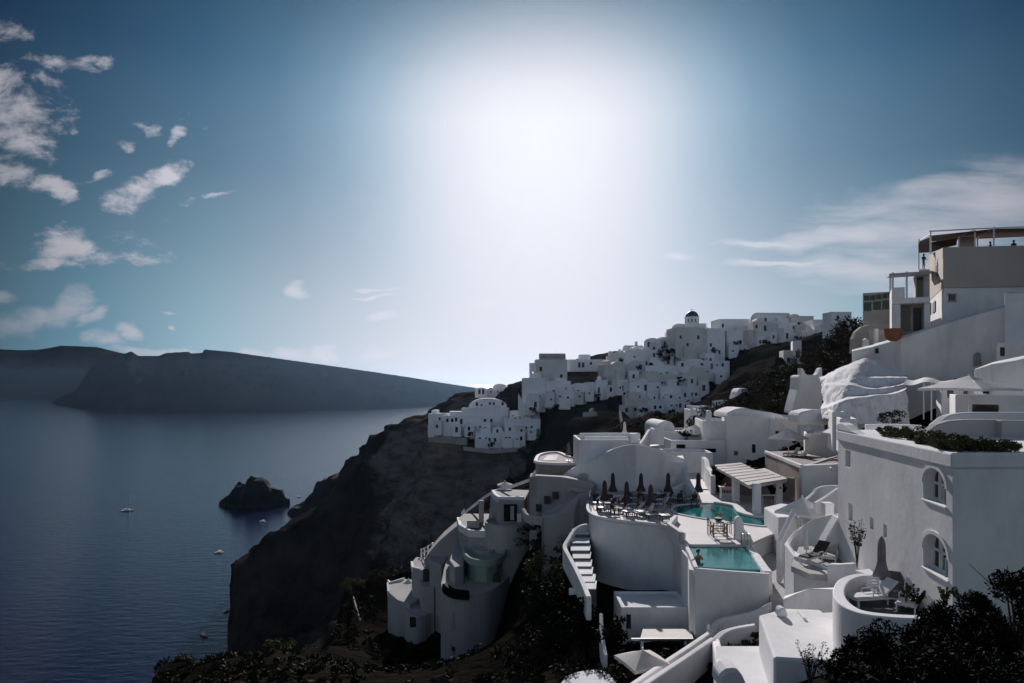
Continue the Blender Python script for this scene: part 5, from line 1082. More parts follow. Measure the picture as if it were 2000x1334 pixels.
for i, (px, py, lb) in enumerate(((940, 1020, 'pale slim pillar standing on the dark hotel roof terrace'), (924, 1030, 'low grey block seat on the dark hotel roof terrace'))):
    c_ = PZ(px, py, -16.5); hh = (2.6, .8)[i]; tag(MB().box(-.3-.4*i, .3+.4*i, -.3, .3, 0, hh).build(('pillar', 'seat_block')[i], 'grey_plaster', None, c_, bevel=.05), lb, ('pillar', 'seat')[i])
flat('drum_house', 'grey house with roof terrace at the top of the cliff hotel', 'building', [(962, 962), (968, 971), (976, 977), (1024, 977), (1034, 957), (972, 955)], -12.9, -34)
wall('flank_wall', 'tapered pale flank wall of the upper hotel house', 'wall', [(963, 968, 82), (962, 990, 80), (958, 1020, 78.5), (956, 1034, 78)], .6, 8, 'shade_grey_plaster')
wall('terrace_parapet', 'bright white U shaped parapet of the small upper roof terrace', 'parapet', [(1000, 955.5, 84), (978, 955.5, 84), (963, 957, 82), (968, 965, 79), (976, 970, 76.6), (1000, 970, 76.2), (1024, 970, 76)], .45, .7, bevel=.07)
MBd = MB(); MBd.lathe([(2.7, -24), (2.5, -.2), (2.6, 0), (2.35, 0), (2.35, -.35)], 28)
tag(MBd.build('round_bastion', 'shade_grey_plaster', None, P(990, 1024, 74.5)+Vector((0, 2.0, 0)), bevel=.05), 'round white bastion with thin lit rim under the small roof terrace', 'bastion')
slab('dark_door', 'dark doorway between two pale pillars above the round bastion', 'door', [(984, 1018), (984, 985), (1010, 985), (1010, 1018)], 75.5, .2, 'dark_glass', .01)
slab('pillar', 'pale pillar in the dark doorway above the round bastion', 'pillar', [(997, 1016), (997, 989), (1004, 989), (1004, 1016)], 75.2, .25, 'grey_plaster', .02)
slab('pillar', 'bright white stub pillar right of the dark doorway', 'pillar', [(1010, 1020), (1010, 1004), (1018, 1004), (1019, 1020)], 74.9, .4, 'white_plaster', .03)
wall('rope_parapet', 'thin pale stair parapet line climbing from the hotel to the white corner house', 'parapet', [(902, 1003, 92), (925, 985, 89), (950, 966, 86), (975, 953, 83), (1000, 947, 80), (1036, 934, 76)], .14, .35, sm=4, bevel=.03)
for (px, py, d, lb) in ((1041, 932, 74.5, 'white pointed finial at the corner of the pale house'), (904, 1002, 92, 'small white pointed finial at the hotel stair foot')):
    s_ = .9 if d < 80 else .7; tag(MB().add([(-.35*s_, -.2, 0), (.35*s_, -.2, 0), (.35*s_, .25, 0), (-.35*s_, .25, 0), (.3*s_, 0, .95*s_)], [(0, 1, 4), (1, 2, 4), (2, 3, 4), (3, 0, 4), (3, 2, 1, 0)]).build('finial', 'white_plaster', None, P(px, py, d)), lb, 'finial')
parasol('round_umbrella', 'open beige umbrella standing above the thin stair parapet', P(986, 968, 84), 2.0, 1.35, 'beige_fabric', sq=False, sag=.4)
GW = 'stepped wings of the cliff hotel'
def thick(name, label, cat, top, w, drop, **k): return wall(name, label, cat, top, w, drop, 'shade_grey_plaster', .12, **k)
thick('hotel_wing', 'upper wing of the cliff hotel with edge sloping down to the left', 'building', [(908, 1010, 88), (885, 1028, 88), (864, 1046, 88), (846, 1066, 88), (834, 1082, 88)], 5, 16, group=GW)
flat('hotel_wing', 'bare middle wing of the cliff hotel', 'building', [(836, 1078), (840, 1094), (862, 1104), (872, 1094), (872, 1070)], -21.6, -42, group=GW)
flat('hotel_wing', 'square left wing of the cliff hotel above the small umbrellas', 'building', [(804, 1098), (806, 1110), (836, 1116), (850, 1104), (848, 1088), (812, 1088)], -23.4, -44, group=GW)
flat('hotel_wing', 'lowest left terrace block of the cliff hotel', 'building', [(757, 1140), (760, 1158), (776, 1172), (800, 1180), (818, 1170), (820, 1136), (790, 1130)], -27.0, -46, group=GW)
flat('hotel_wing', 'rounded lower terrace block of the cliff hotel under the small umbrella', 'building', [(788, 1182), (795, 1196), (815, 1203), (840, 1197), (862, 1180), (862, 1140), (800, 1150)], -27.6, -40, group=GW, sm=3)
flat('hotel_wing', 'small boxy terrace step between the hotel wings', 'building', [(818, 1130), (824, 1146), (848, 1148), (858, 1132), (850, 1116)], -24.6, -42, group=GW)
flat('hotel_wing', 'narrow lower buttress wing of the cliff hotel with ragged foot', 'building', [(790, 1212), (796, 1224), (812, 1228), (822, 1216), (815, 1204)], -30.0, -42, group=GW)
for (px, py, z, s_) in ((832, 1126, -23, .5), (862, 1130, -23, .4), (816, 1220, -29, .4), (852, 1200, -29, .45)):
    pass
wall('terrace_parapet', 'thin lit parapet of the square left hotel wing', 'parapet', [(804, 1096, 89.5), (806, 1107, 87), (820, 1110, 86.4)], .3, .7, bevel=.05)
wall('terrace_parapet', 'lit parapet of the lowest left hotel terrace', 'parapet', [(790, 1128, 94), (757, 1138, 92.2), (759, 1155, 89)], .28, .6, bevel=.05)
slab('niche', 'dark doorway in the square left hotel wing', 'door', [(826, 1136), (826, 1112), (836, 1112), (836, 1136)], 85.0, .3, 'window_shade', .02)
slab('niche', 'shadowed opening in the rounded lower hotel terrace block', 'opening', [(800, 1225), (800, 1206), (812, 1206), (812, 1225)], 81.2, .3, 'window_shade', .02)
wall('footing', 'ragged white footing wall hanging below the cliff hotel', 'wall', [(790, 1232, 86.5), (800, 1240, 85.6), (808, 1252, 85)], 1.0, 3.2, 'shade_grey_plaster', .15)
wall('footing', 'narrow white buttress below the hotel footing', 'wall', [(764, 1185, 90), (770, 1194, 89), (778, 1200, 88)], .8, 3.5, 'shade_grey_plaster', .15)
parasol('round_umbrella', 'pale umbrella, upper of two on the cliff hotel terraces', P(798, 1168, 93), 2.2, 2.1, 'white_fabric', sq=False, sag=.5)
parasol('round_umbrella', 'pale umbrella, lower of two on the cliff hotel terraces', P(802, 1203, 88.4), 1.7, 1.0, 'white_fabric', sq=False, sag=.4)
def railset(label, pts, h=.9, m='white_paint'):
    mb = MB(); ps = [P(*q) for q in pts]
    for p in ps: mb.box(p.x-.09, p.x+.09, p.y-.09, p.y+.09, p.z, p.z+h)
    for k in (.5, 1.0): mb.tube([p+Vector((0, 0, h*k-.06)) for p in ps], .07, 5)
    tag(mb.build('white_railing', m), label, 'railing')
railset('white posts and rails on the upper hotel wing', [(823, 1088, 93), (829, 1086, 93), (836, 1082, 92), (845, 1076, 91)], 1.1)
railset('white railing along the lowest hotel terrace', [(758, 1142, 99.5), (766, 1150, 97.5), (775, 1160, 95), (783, 1168, 93)], .7)
wall('planter_kerb', 'dark curved plant box on the front of the hotel bastion', 'planter', [(868, 1138, 68.6), (880, 1148, 67.8), (895, 1152, 67.6), (916, 1154, 67.5)], .7, .9, 'dark_leaf', .15, sm=3)

# pale house with curved court between hotel and pool terrace
block('court_house', 'pale windowed house with curved court left of the pool terrace', 'house', [(1034, 931, 74), (1050, 928, 72.5), (1096, 930, 71.5), (1126, 936, 71), (1160, 944, 71), (1160, 930, 78), (1036, 924, 80)], -26, 'shade_grey_plaster', bevel=.15)
for (px, py, s_) in ((1069, 977, .33), (1085, 968, .3), (1052, 992, .3)):
    d = 71.4 if px > 1060 else 72.2; c_ = P(px, py, d); tag(MB().box(-s_, s_, -.05, .35, -s_*1.2, s_*1.2).build('window', 'window_shade', None, c_), f'{"round dark" if px == 1069 else "faint upper" if px == 1085 else "low narrow"} window of the pale court house', 'window')
wall('court_wall', 'low curved wall bulging from the pale court house', 'low wall', [(1022, 992, 71), (1030, 1004, 69.4), (1052, 1008, 68.4), (1080, 1008, 68), (1105, 1000, 68.2), (1120, 988, 69.4), (1116, 978, 70.6)], .4, .9, 'shade_grey_plaster', sm=4, bevel=.1)
block('gully_wall', 'plain grey wall filling the corner beside the tall terrace wall', 'wall', [(1058, 1022, 65), (1062, 1008, 65.4), (1090, 1003, 65.6), (1122, 998, 65.8), (1132, 966, 67), (1158, 958, 67.6), (1170, 960, 70), (1060, 1000, 70)], -24, 'shade_grey_plaster', bevel=.1)
slab('niche', 'grey arched niche with dark sides beside the bent fronted house', 'niche', [(1124, 957), (1124, 940), (1130, 929), (1140, 925), (1152, 928), (1162, 938), (1163, 958)], 73.2, .6, 'grey_plaster', .05)
wall('plant_box', 'dark plant box edge on the pale court house', 'planter', [(1108, 957, 70.4), (1116, 951, 70.5), (1140, 955, 70), (1160, 956, 69.8)], .3, .4, 'grey_plaster', .1)
# hot tub deck
jt = empty('hot_tub_deck', P(1092, 906, 80), 'rounded hot tub deck with bright rim above a dark shadowed wall', 'terrace'); J0 = jt.location.copy()
jp = catmull([PZ(a, b_, -9.2) for a, b_ in [(1046, 902), (1052, 891), (1068, 886), (1090, 885), (1110, 893), (1140, 899), (1136, 906), (1090, 907), (1056, 905), (1046, 902)]], 4)[:-1]
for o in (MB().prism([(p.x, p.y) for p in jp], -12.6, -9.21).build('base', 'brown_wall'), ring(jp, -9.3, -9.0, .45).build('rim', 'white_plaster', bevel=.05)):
    o.parent = jt; o.matrix_parent_inverse = Matrix.Translation(-J0)
tq = [PZ(a, b_, -9.18) for a, b_ in [(1060, 899), (1070, 889), (1092, 888), (1086, 899)]]
o = MB().prism([(p.x, p.y) for p in tq], -9.2, -9.17).build('water', 'dark_glass'); o.parent = jt; o.matrix_parent_inverse = Matrix.Translation(-J0)

# ------------------------------------------------------------------ furniture on the pool terrace
def closed_umbrella(label, at, h=2.6, w=.36, m='dark_fabric', group=None, polem='white_paint'):
    o = empty('closed_umbrella', at, label, 'umbrella', group)
    mb = MB(); n = 16; prof = [(h*.30, 1.0), (h*.36, 1.08), (h*.44, .80), (h*.52, .62), (h*.60, .52), (h*.75, .50), (h*.88, .46), (h*.95, .30), (h, .04)]
    for z, r_ in prof:
        for i in range(n): a = 2*math.pi*i/n; q_ = w*r_*(1+.16*(1 if i % 2 else -1)); mb.v.append((q_*math.cos(a), q_*math.sin(a), z))
    for k in range(len(prof)-1): mb.f += [(k*n+i, k*n+(i+1) % n, (k+1)*n+(i+1) % n, (k+1)*n+i) for i in range(n)]
    mb.f.append(tuple(range(n-1, -1, -1))); mb.f.append(tuple((len(prof)-1)*n+i for i in range(n)))
    c_ = mb.build('canopy', m, o, smooth=False); MB().lathe([(w*.60, h*.57), (w*.62, h*.575), (w*.62, h*.60), (w*.58, h*.605)], 12).build('tie_strap', m, c_)
    MB().tube([(0, 0, 0), (0, 0, h*.4)], .028, 6).build('pole', polem, o); MB().lathe([(.3, 0), (.3, .06), (.06, .1), (.05, .3)], 14).build('base', 'white_paint', o)
    return o
GU = 'dark closed umbrellas on the pool terrace'
um = [((1197, 976), 'dark closed umbrella with flared skirt, left one of the back row on the pool terrace'), ((1252, 975), 'slim dark closed umbrella in the middle of the back row before the bent house corner'), ((1305, 976), 'slim dark closed umbrella in front of the slanted patio kerbs'), ((1364, 977), 'dark closed umbrella at the pool end before the sunlit patio'),
      ((1181, 994), 'dark closed umbrella nearest the seaward railing'), ((1224, 1000), 'dark closed umbrella in the middle of the front row'), ((1271, 1006), 'dark closed umbrella of the front row closest to the upper pool')]
u0 = None
for i, ((px, py), lb) in enumerate(um):
    at = PZ(px, py, ZD)
    if u0 is None: u0 = closed_umbrella(lb, at, group=GU)
    else: copy_tree(u0, at, R(i*17), lb, (1.0, .97, 1.0, 1.0, .98, 1.02, 1.0)[i])
def lounger(label, at, rz, back=52, fab='brown_fabric', frame='dark_wood', group='sun loungers on the pool terrace', towel=True):
    o = empty('sun_lounger', at, label, 'sun lounger', group, rz)
    f = MB()
    for s_ in (-.33, .33): f.box(-1.0, .95, s_-.03, s_+.03, .28, .34)
    f.box(-1.0, -.94, -.33, .33, .28, .34); f.box(.89, .95, -.33, .33, .28, .34); f.build('frame', frame, o)
    for x in (-.9, .8):
        for s_ in (-.31, .31): MB().box(x-.03, x+.03, s_-.03, s_+.03, 0, .28).build('leg', frame, o)
    MB().box(-1.0, .25, -.30, .30, .341, .41).build('seat', 'white_fabric' if towel else fab, o, bevel=.02)
    b_ = MB(); Mx = Matrix.Translation((.26, 0, .345)) @ Matrix.Rotation(R(-back), 4, 'Y'); b_.box(0, .85, -.31, .31, 0, .07, Mx); b_.build('backrest', fab, o, bevel=.015)
    for s_ in (-.34, .34): MB().tube([(.2, s_, .34), (.15, s_, .55), (-.25, s_, .55), (-.3, s_, .34)], .025, 5).build('armrest', frame, o)
    return o
GL = 'sun loungers on the pool terrace'
ll = [((1240, 1006), 12, 'lounger with grey green back beside the middle front umbrella', 'green_fabric'), ((1285, 1013), 8, 'dark backed lounger closest to the pool edge wall', 'dark_fabric'), ((1262, 1009), 10, 'white seated lounger between the two front umbrellas nearest the pool', 'beige_fabric'), ((1210, 1001), 14, 'dark lounger just left of the middle front umbrella', 'dark_fabric'),
      ((1188, 998), 20, 'dark lounger by the seaward umbrella', 'dark_fabric'), ((1240, 980), 5, 'brown backed lounger left of the slim middle umbrella', 'brown_fabric'), ((1318, 980), 3, 'brown lounger beside the patio kerbs', 'brown_fabric'), ((1346, 982), -4, 'dark backed lounger next to the pool end umbrella', 'brown_fabric'), ((1215, 984), 8, 'lounger behind the left front umbrella', 'dark_fabric'), ((1300, 983), 6, 'lounger in front of the slim umbrella by the kerbs', 'dark_fabric')]
for i, ((px, py), a, lb, fb) in enumerate(ll): lounger(lb, PZ(px, py, ZD), R(a), 48+(i*7) % 18, fb, group=GL, towel=True)
def side_table(label, at, rz=0, s_=.38, h=.5, top='white_paint', leg='dark_wood', group='little white topped tables on the pool terrace'):
    o = empty('side_table', at, label, 'table', group, rz); MB().box(-s_, s_, -s_, s_, h-.05, h).build('tabletop', top, o, bevel=.01)
    for x in (-1, 1):
        for y in (-1, 1): MB().box(x*s_*.85-.025, x*s_*.85+.025, y*s_*.85-.025, y*s_*.85+.025, 0, h-.05).build('leg', leg, o)
    return o
for (px, py), lb, s_ in [((1262, 977), 'white square table right of the slim middle umbrella', .45), ((1284, 977), 'white square table left of the slim umbrella by the kerbs', .48), ((1206, 978), 'white table beside the flared left umbrella', .4), ((1168, 992), 'small white table by the railing', .36), ((1252, 1009), 'low white table between front loungers', .34), ((1298, 1017), 'little white table at the front edge of the lounger terrace', .34), ((1176, 1001), 'white table under the seaward umbrella', .34), ((1226, 1009), 'low white table left of the grey green lounger', .34), ((1333, 979), 'white table between the two brown loungers', .36)]:
    side_table(lb, PZ(px, py, ZD), R(px % 30), s_, .72 if s_ > .42 else .5)
tag(MB().lathe([(.22, 0), (.3, .1), (.34, .35), (.3, .62), (.26, .62)], 14).build('plant_pot', 'dark_fabric', None, PZ(1164, 978, ZD)), 'round dark pot in the seaward corner of the pool terrace', 'pot')
tag(MB().lathe([(.2, 0), (.27, .08), (.3, .3), (.25, .5), (.14, .5)], 14).build('pot', 'white_plaster', None, PZ(1173, 980, ZD)), 'round white pot in the seaward corner of the pool terrace', 'pot')
def dark_chair(label, at, rz):
    o = empty('armchair', at, label, 'chair', 'dark chairs on the pool terrace', rz); MB().box(-.26, .26, -.26, .26, .40, .46).build('seat', 'dark_fabric', o)
    for x in (-.24, .24):
        MB().box(x-.025, x+.025, -.26, -.21, 0, .62).build('leg', 'dark_wood', o); MB().box(x-.025, x+.025, .21, .26, 0, .95).build('leg', 'dark_wood', o); MB().box(x-.03, x+.03, -.26, .24, .62, .66).build('armrest', 'dark_wood', o)
    MB().box(-.24, .24, .215, .25, .52, .95).build('backrest', 'dark_fabric', o); return o
for (px, py), a, lb in [((1252, 983), 160, 'dark armchair in front of the table by the slim middle umbrella'), ((1274, 983), 200, 'dark armchair between the two white tables of the back row'), ((1296, 977), 80, 'dark armchair at the table end towards the patio kerbs'), ((1228, 976), 100, 'dark armchair right of the flared left umbrella'), ((1194, 984), 150, 'dark armchair below the flared left umbrella'), ((1172, 996), 60, 'dark armchair at the seaward white table'), ((1200, 1006), 120, 'dark armchair at the curved front edge of the lounger terrace'), ((1330, 985), 10, 'dark armchair between the brown loungers'), ((1356, 986), -20, 'dark armchair at the tip of the upper pool')]:
    dark_chair(lb, PZ(px, py, ZD), R(a))
for (px, py), a, lb, fb in [((1202, 990), 8, 'dark lounger behind the seaward front umbrella', 'dark_fabric'), ((1265, 990), 4, 'brown lounger in the second row before the white tables', 'brown_fabric'), ((1290, 992), 4, 'pale lounger at the left tip of the upper pool', 'beige_fabric'), ((1238, 992), 6, 'brown lounger behind the grey green one', 'brown_fabric')]:
    lounger(lb, PZ(px, py, ZD), R(a), 52, fb, group=GL)
# bar table
bt = empty('bar_table', PZ(1404, 1047, ZD), 'tall wooden table with pale cloth and a bowl on the deck between the pools', 'table', rz=R(-4))
MB().box(-.55, .55, -.55, .55, 1.0, 1.06).build('tabletop', 'beige_fabric', bt, bevel=.02)
for x in (-.48, .48):
    for y in (-.48, .48): MB().box(x-.045, x+.045, y-.045, y+.045, 0, 1.0).build('leg', 'mid_wood', bt)
mb = MB()
for z in (.25, .62): mb.box(-.48, .48, -.51, -.46, z, z+.05); mb.box(-.48, .48, .46, .51, z, z+.05); mb.box(-.51, -.46, -.48, .48, z, z+.05); mb.box(.46, .51, -.48, .48, z, z+.05)
for q_ in (-1, 1): mb.tube([(-.46*q_, -.485, .3), (.46*q_, -.485, .62)], .02, 5)
mb.build('brace', 'mid_wood', bt)
tag(MB().lathe([(.10, 0), (.24, .06), (.3, .2), (.27, .24), (.2, .24)], 14).build('bowl', 'dark_wood', None, PZ(1404, 1047, ZD)+Vector((0, .1, 1.06))), 'dark bowl on the tall wooden table', 'bowl')
def high_chair(label, at, rz):
    o = empty('high_chair', at, label, 'chair', 'high wooden chairs at the tall table', rz); MB().box(-.2, .2, -.2, .2, .70, .75).build('seat', 'mid_wood', o)
    for x in (-.18, .18):
        MB().box(x-.022, x+.022, -.2, -.16, 0, .70).build('leg', 'dark_wood', o); MB().box(x-.022, x+.022, .16, .2, 0, 1.3).build('leg', 'dark_wood', o)
    mb = MB(); mb.box(-.18, .18, .165, .195, 1.1, 1.28); mb.box(-.18, .18, .165, .195, .88, .98); mb.build('backrest', 'mid_wood', o)
    MB().box(-.18, .18, -.19, -.17, .3, .34).build('footrest', 'dark_wood', o); return o
high_chair('high wooden chair at the seaward side of the tall table', PZ(1388, 1045, ZD), R(90)); high_chair('high wooden chair at the inland side of the tall table', PZ(1422, 1042, ZD), R(-90))
high_chair('high wooden chair tucked behind the tall table', PZ(1405, 1036, ZD), R(4))

# ------------------------------------------------------------------ swimmer and people on the roof terrace
def skin_body(name, joints, edges, m, parent=None, loc=(0, 0, 0), rz=0.0):
    me = bpy.data.meshes.new(name); me.from_pydata([j[:3] for j in joints], edges, []); o = bpy.data.objects.new(name, me); COL.objects.link(o)
    md = o.modifiers.new('skin', 'SKIN'); sv = me.skin_vertices[0].data
    for i, j in enumerate(joints): sv[i].radius = (j[3], j[4] if len(j) > 4 else j[3]); sv[i].use_root = (i == 0)
    o.modifiers.new('sub', 'SUBSURF').levels = 2; o.modifiers['sub'].render_levels = 2
    me.materials.append(MATS[m]); o.location = loc; o.rotation_euler = (0, 0, rz)
    if parent: o.parent = parent
    return o
def fingers(J, E, wrist, d, up, side):
    """palm and five bent fingers beyond a wrist joint"""
    w = Vector(J[wrist][:3]); d = Vector(d).normalized(); s_ = Vector(side).normalized(); u = Vector(up).normalized()
    J.append((*(w+d*.075), .036, .016)); p = len(J)-1; E.append((wrist, p))
    for k, ln in ((-1.5, .07), (-.5, .08), (.5, .075), (1.5, .058)):
        a = w+d*.085+s_*k*.02; J.append((*a, .010)); i = len(J)-1; E.append((p, i)); J.append((*(a+d*ln*.5-u*.012), .009)); E.append((i, i+1)); J.append((*(a+d*ln*.85-u*.035), .008)); E.append((i+1, i+2))
    a = w+d*.03-s_*.045; J.append((*a, .011)); i = len(J)-1; E.append((p, i)); J.append((*(a+d*.04-s_*.02), .009)); E.append((i, i+1))
def swimmer():
    at = PZ(1363, 1096, -11.16); o = empty('person', at, 'person with dark hair leaning on the lower pool edge in the water', 'person', None, R(20))
    J = [(0, 0, -.35, .15, .12), (0, 0, -.12, .15, .115), (0, -.02, .12, .165, .115), (0, -.03, .30, .18, .10), (0, -.03, .40, .06), (0, -.04, .48, .055), (0, -.06, .56, .085, .095), (0, -.07, .66, .082, .095), (0, -.06, .73, .05, .06),
         (-.19, -.03, .31, .062), (-.34, -.10, .14, .048), (-.50, -.20, .20, .036), (-.57, -.24, .215, .027), (.19, -.03, .31, .062), (.26, -.16, .12, .048), (.05, -.34, .21, .036), (-.03, -.37, .215, .027), (-.09, 0, -.7, .075), (.09, 0, -.7, .075)]
    E = [(0, 1), (1, 2), (2, 3), (3, 4), (4, 5), (5, 6), (6, 7), (7, 8), (3, 9), (9, 10), (10, 11), (11, 12), (3, 13), (13, 14), (14, 15), (15, 16), (0, 17), (0, 18)]
    fingers(J, E, 12, (-1, -.5, -.1), (0, 0, 1), (-.5, 1, 0)); fingers(J, E, 16, (-1, -.3, -.1), (0, 0, 1), (.3, -1, 0))
    skin_body('body', J, E, 'skin', o)
    h = MB(); 
    for k in range(9):
        t = math.pi*k/16
        for i in range(14): a = 2*math.pi*i/14; h.v.append((.112*math.sin(t)*math.cos(a), -.05+.122*math.sin(t)*math.sin(a)+(.03 if math.sin(a) > 0 else .012), .655+.125*math.cos(t)-(.13 if math.sin(a) > .2 and k == 8 else 0)))
    h.f = [(k*14+i, (k+1)*14+i, (k+1)*14+(i+1) % 14, k*14+(i+1) % 14) for k in range(8) for i in range(14)]
    h.build('hair', 'hair', o, smooth=True, merge=False)
    MB().lathe([(.155, -.35), (.165, -.1), (.17, -.02)], 16).build('swimwear', 'dark_fabric', o)
swimmer()
def person_simple(label, at, rz, sit=False, shirt='dark_fabric'):
    o = empty('person', at, label, 'person', None, rz); hz = .45 if sit else .92
    J = [(0, 0, hz, .15, .11), (0, 0, hz+.25, .14, .10), (0, -.01, hz+.50, .18, .10), (0, -.02, hz+.58, .06), (0, -.03, hz+.66, .085, .10), (0, -.03, hz+.78, .07, .085),
         (-.20, 0, hz+.46, .055), (-.24, -.08, hz+.20, .042), (-.14, -.28, hz+.22, .03), (.20, 0, hz+.46, .055), (.25, -.06, hz+.2, .042), (.15, -.28, hz+.2, .03)]
    E = [(0, 1), (1, 2), (2, 3), (3, 4), (4, 5), (2, 6), (6, 7), (7, 8), (2, 9), (9, 10), (10, 11)]
    for s_ in (-.1, .1):
        i = len(J); J += ([(s_, -.4, hz, .075), (s_, -.42, .06, .045), (s_, -.55, .04, .035)] if sit else [(s_, -.01, .5, .065), (s_, .02, .08, .042), (s_, -.14, .04, .036)]); E += [(0, i), (i, i+1), (i+1, i+2)]
    fingers(J, E, 8, (0, -1, -.2), (0, 0, 1), (1, 0, 0)); fingers(J, E, 11, (0, -1, -.2), (0, 0, 1), (-1, 0, 0))
    skin_body('body', J, E, 'skin', o)
    sh = [(0, 0, hz-.02, .165, .125), (0, 0, hz+.25, .155, .115), (0, -.01, hz+.47, .195, .115), (-.22, 0, hz+.44, .065), (-.24, -.05, hz+.28, .055), (.22, 0, hz+.44, .065), (.25, -.04, hz+.28, .055)]
    skin_body('shirt', sh, [(0, 1), (1, 2), (2, 3), (3, 4), (2, 5), (5, 6)], shirt, o)
    MB().lathe([(.10, hz+.68), (.115, hz+.76), (.10, hz+.86), (.04, hz+.90)], 12, Matrix.Translation((0, .0, 0))).build('hair', 'hair', o, smooth=True)
    return o
rt = ZZ(482, 63)
person_simple('person in dark clothes standing at the seaward edge of the brown canopy terrace', P(1804, 526, 79), R(10))
person_simple('person sitting under the brown roof canopy beside the white screen', Vector((XX(1934, 76), 76, ZZ(481, 72))), R(70), True, 'red_cloth')
person_simple('person sitting under the brown roof canopy at the right', Vector((XX(1980, 75), 75, ZZ(480, 71.5))), R(-60), True)
slab('white_screen', 'pale white wind screen between posts under the brown canopy', 'screen', [(1874, 483), (1876, 463), (1904, 462), (1905, 482)], 78, .06, 'white_fabric', 0)
floor('terrace_ledge', 'narrow ledge of the canopy terrace that the standing person uses', 'ledge', [(1796, 527), (1815, 527), (1815, 526), (1796, 526)], 0, 0) if False else None
block('terrace_ledge', 'narrow tan ledge at the seaward edge of the canopy terrace', 'ledge', [(1795, 526, 78), (1816, 526, 77.5), (1815, 526.5, 82), (1795, 526.5, 82)], ZZ(534, 78), 'tan_plaster', .03)

# roof loungers and court furniture
for px, py, d, lb, a in ((1549, 889, 71, 'white lounger, left of two on the brown flanked roof terrace', -60), (1566, 893, 69, 'white lounger, right of two on the brown flanked roof terrace', -60)):
    p = P(px, py, d); p.z = -7.62; lounger(lb, p, R(a), 58, 'white_fabric', 'dark_wood', 'white loungers on the roof terrace')
for px, py, a, lb, fb in ((1592, 1096, 35, 'dark lounger beside the triangular stair flank', 'dark_fabric'), (1622, 1094, 60, 'pale folded lounger in the stepped court', 'beige_fabric')):
    lounger(lb, PZ(px, py, -9.18), R(a), 40, fb, 'white_paint', 'loungers in the stepped court', towel=False)
parm = closed_umbrella('slim white pole umbrella folded in the stepped court', PZ(1575, 1096, -9.18), 2.0, .10, 'white_fabric', polem='white_paint')

# ------------------------------------------------------------------ round balcony in the near corner
RB = empty('round_balcony', P(1705, 1180, 26), 'round white balcony with thick rolled parapet in the near corner', 'balcony'); RB0 = RB.location.copy()
def rbp(o): o.parent = RB; o.matrix_parent_inverse = Matrix.Translation(-RB0)
pl_ = catmull([P(1700, 1122, 28.6), P(1672, 1124, 28.6), P(1648, 1134, 28), P(1638, 1152, 26.6), P(1643, 1170, 25.2), P(1662, 1186, 24.2), P(1690, 1196, 23.6), P(1740, 1202, 23.2), P(1800, 1205, 23.0)], 6)
rbp(MB().strip([(p.x, p.y) for p in pl_], .42, [-14]*len(pl_), [p.z for p in pl_]).build('parapet', 'white_plaster', bevel=.12))
fz = P(1700, 1180, 26).z-.02
rbp(MB().prism([(p.x, p.y) for p in pl_]+[(15.9, 24.0), (16.2, 28.6)], -14, -8.75).build('floor', 'dark_paving_riser_shade'))
zf = -8.75
def zat(px, py): return PZ(px, py, zf)
bu = closed_umbrella('tall mauve closed umbrella on the round balcony', zat(1722, 1166), 2.55, .27, 'mauve_fabric'); bu.scale = (1, 1, .98)
side_table('white square table beside the tall mauve umbrella', zat(1700, 1150), R(15), .42, .72, 'white_paint', 'white_paint', None)
def white_chair(label, at, rz):
    o = empty('garden_chair', at, label, 'chair', 'white chairs on the round balcony', rz); MB().box(-.22, .22, -.22, .22, .42, .46).build('seat', 'white_paint', o, bevel=.01)
    for x in (-.2, .2):
        MB().box(x-.022, x+.022, -.22, -.18, 0, .42).build('leg', 'white_paint', o); MB().box(x-.022, x+.022, .18, .22, 0, .9).build('leg', 'white_paint', o)
    mb = MB(); 
    for z in (.55, .67, .79): mb.box(-.2, .2, .185, .215, z, z+.07)
    mb.build('backrest', 'white_paint', o); return o
white_chair('white slatted chair with its back to the thick rolled parapet', zat(1702, 1166), R(170)); white_chair('white chair by the wall behind the tall mauve umbrella', zat(1742, 1150), R(-60))
for px, py, a, lb, fb in ((1706, 1180, 10, 'low white lounger in front of the mauve umbrella', 'white_fabric'), (1752, 1172, 60, 'grey basket lounger with raised back on the round balcony', 'grey_fabric'), (1778, 1186, 50, 'white cushion lounger half hidden by leaves on the round balcony', 'white_fabric')):
    lounger(lb, zat(px, py), R(a), 42, fb, 'white_paint', 'loungers on the round balcony', towel=fb != 'grey_fabric')

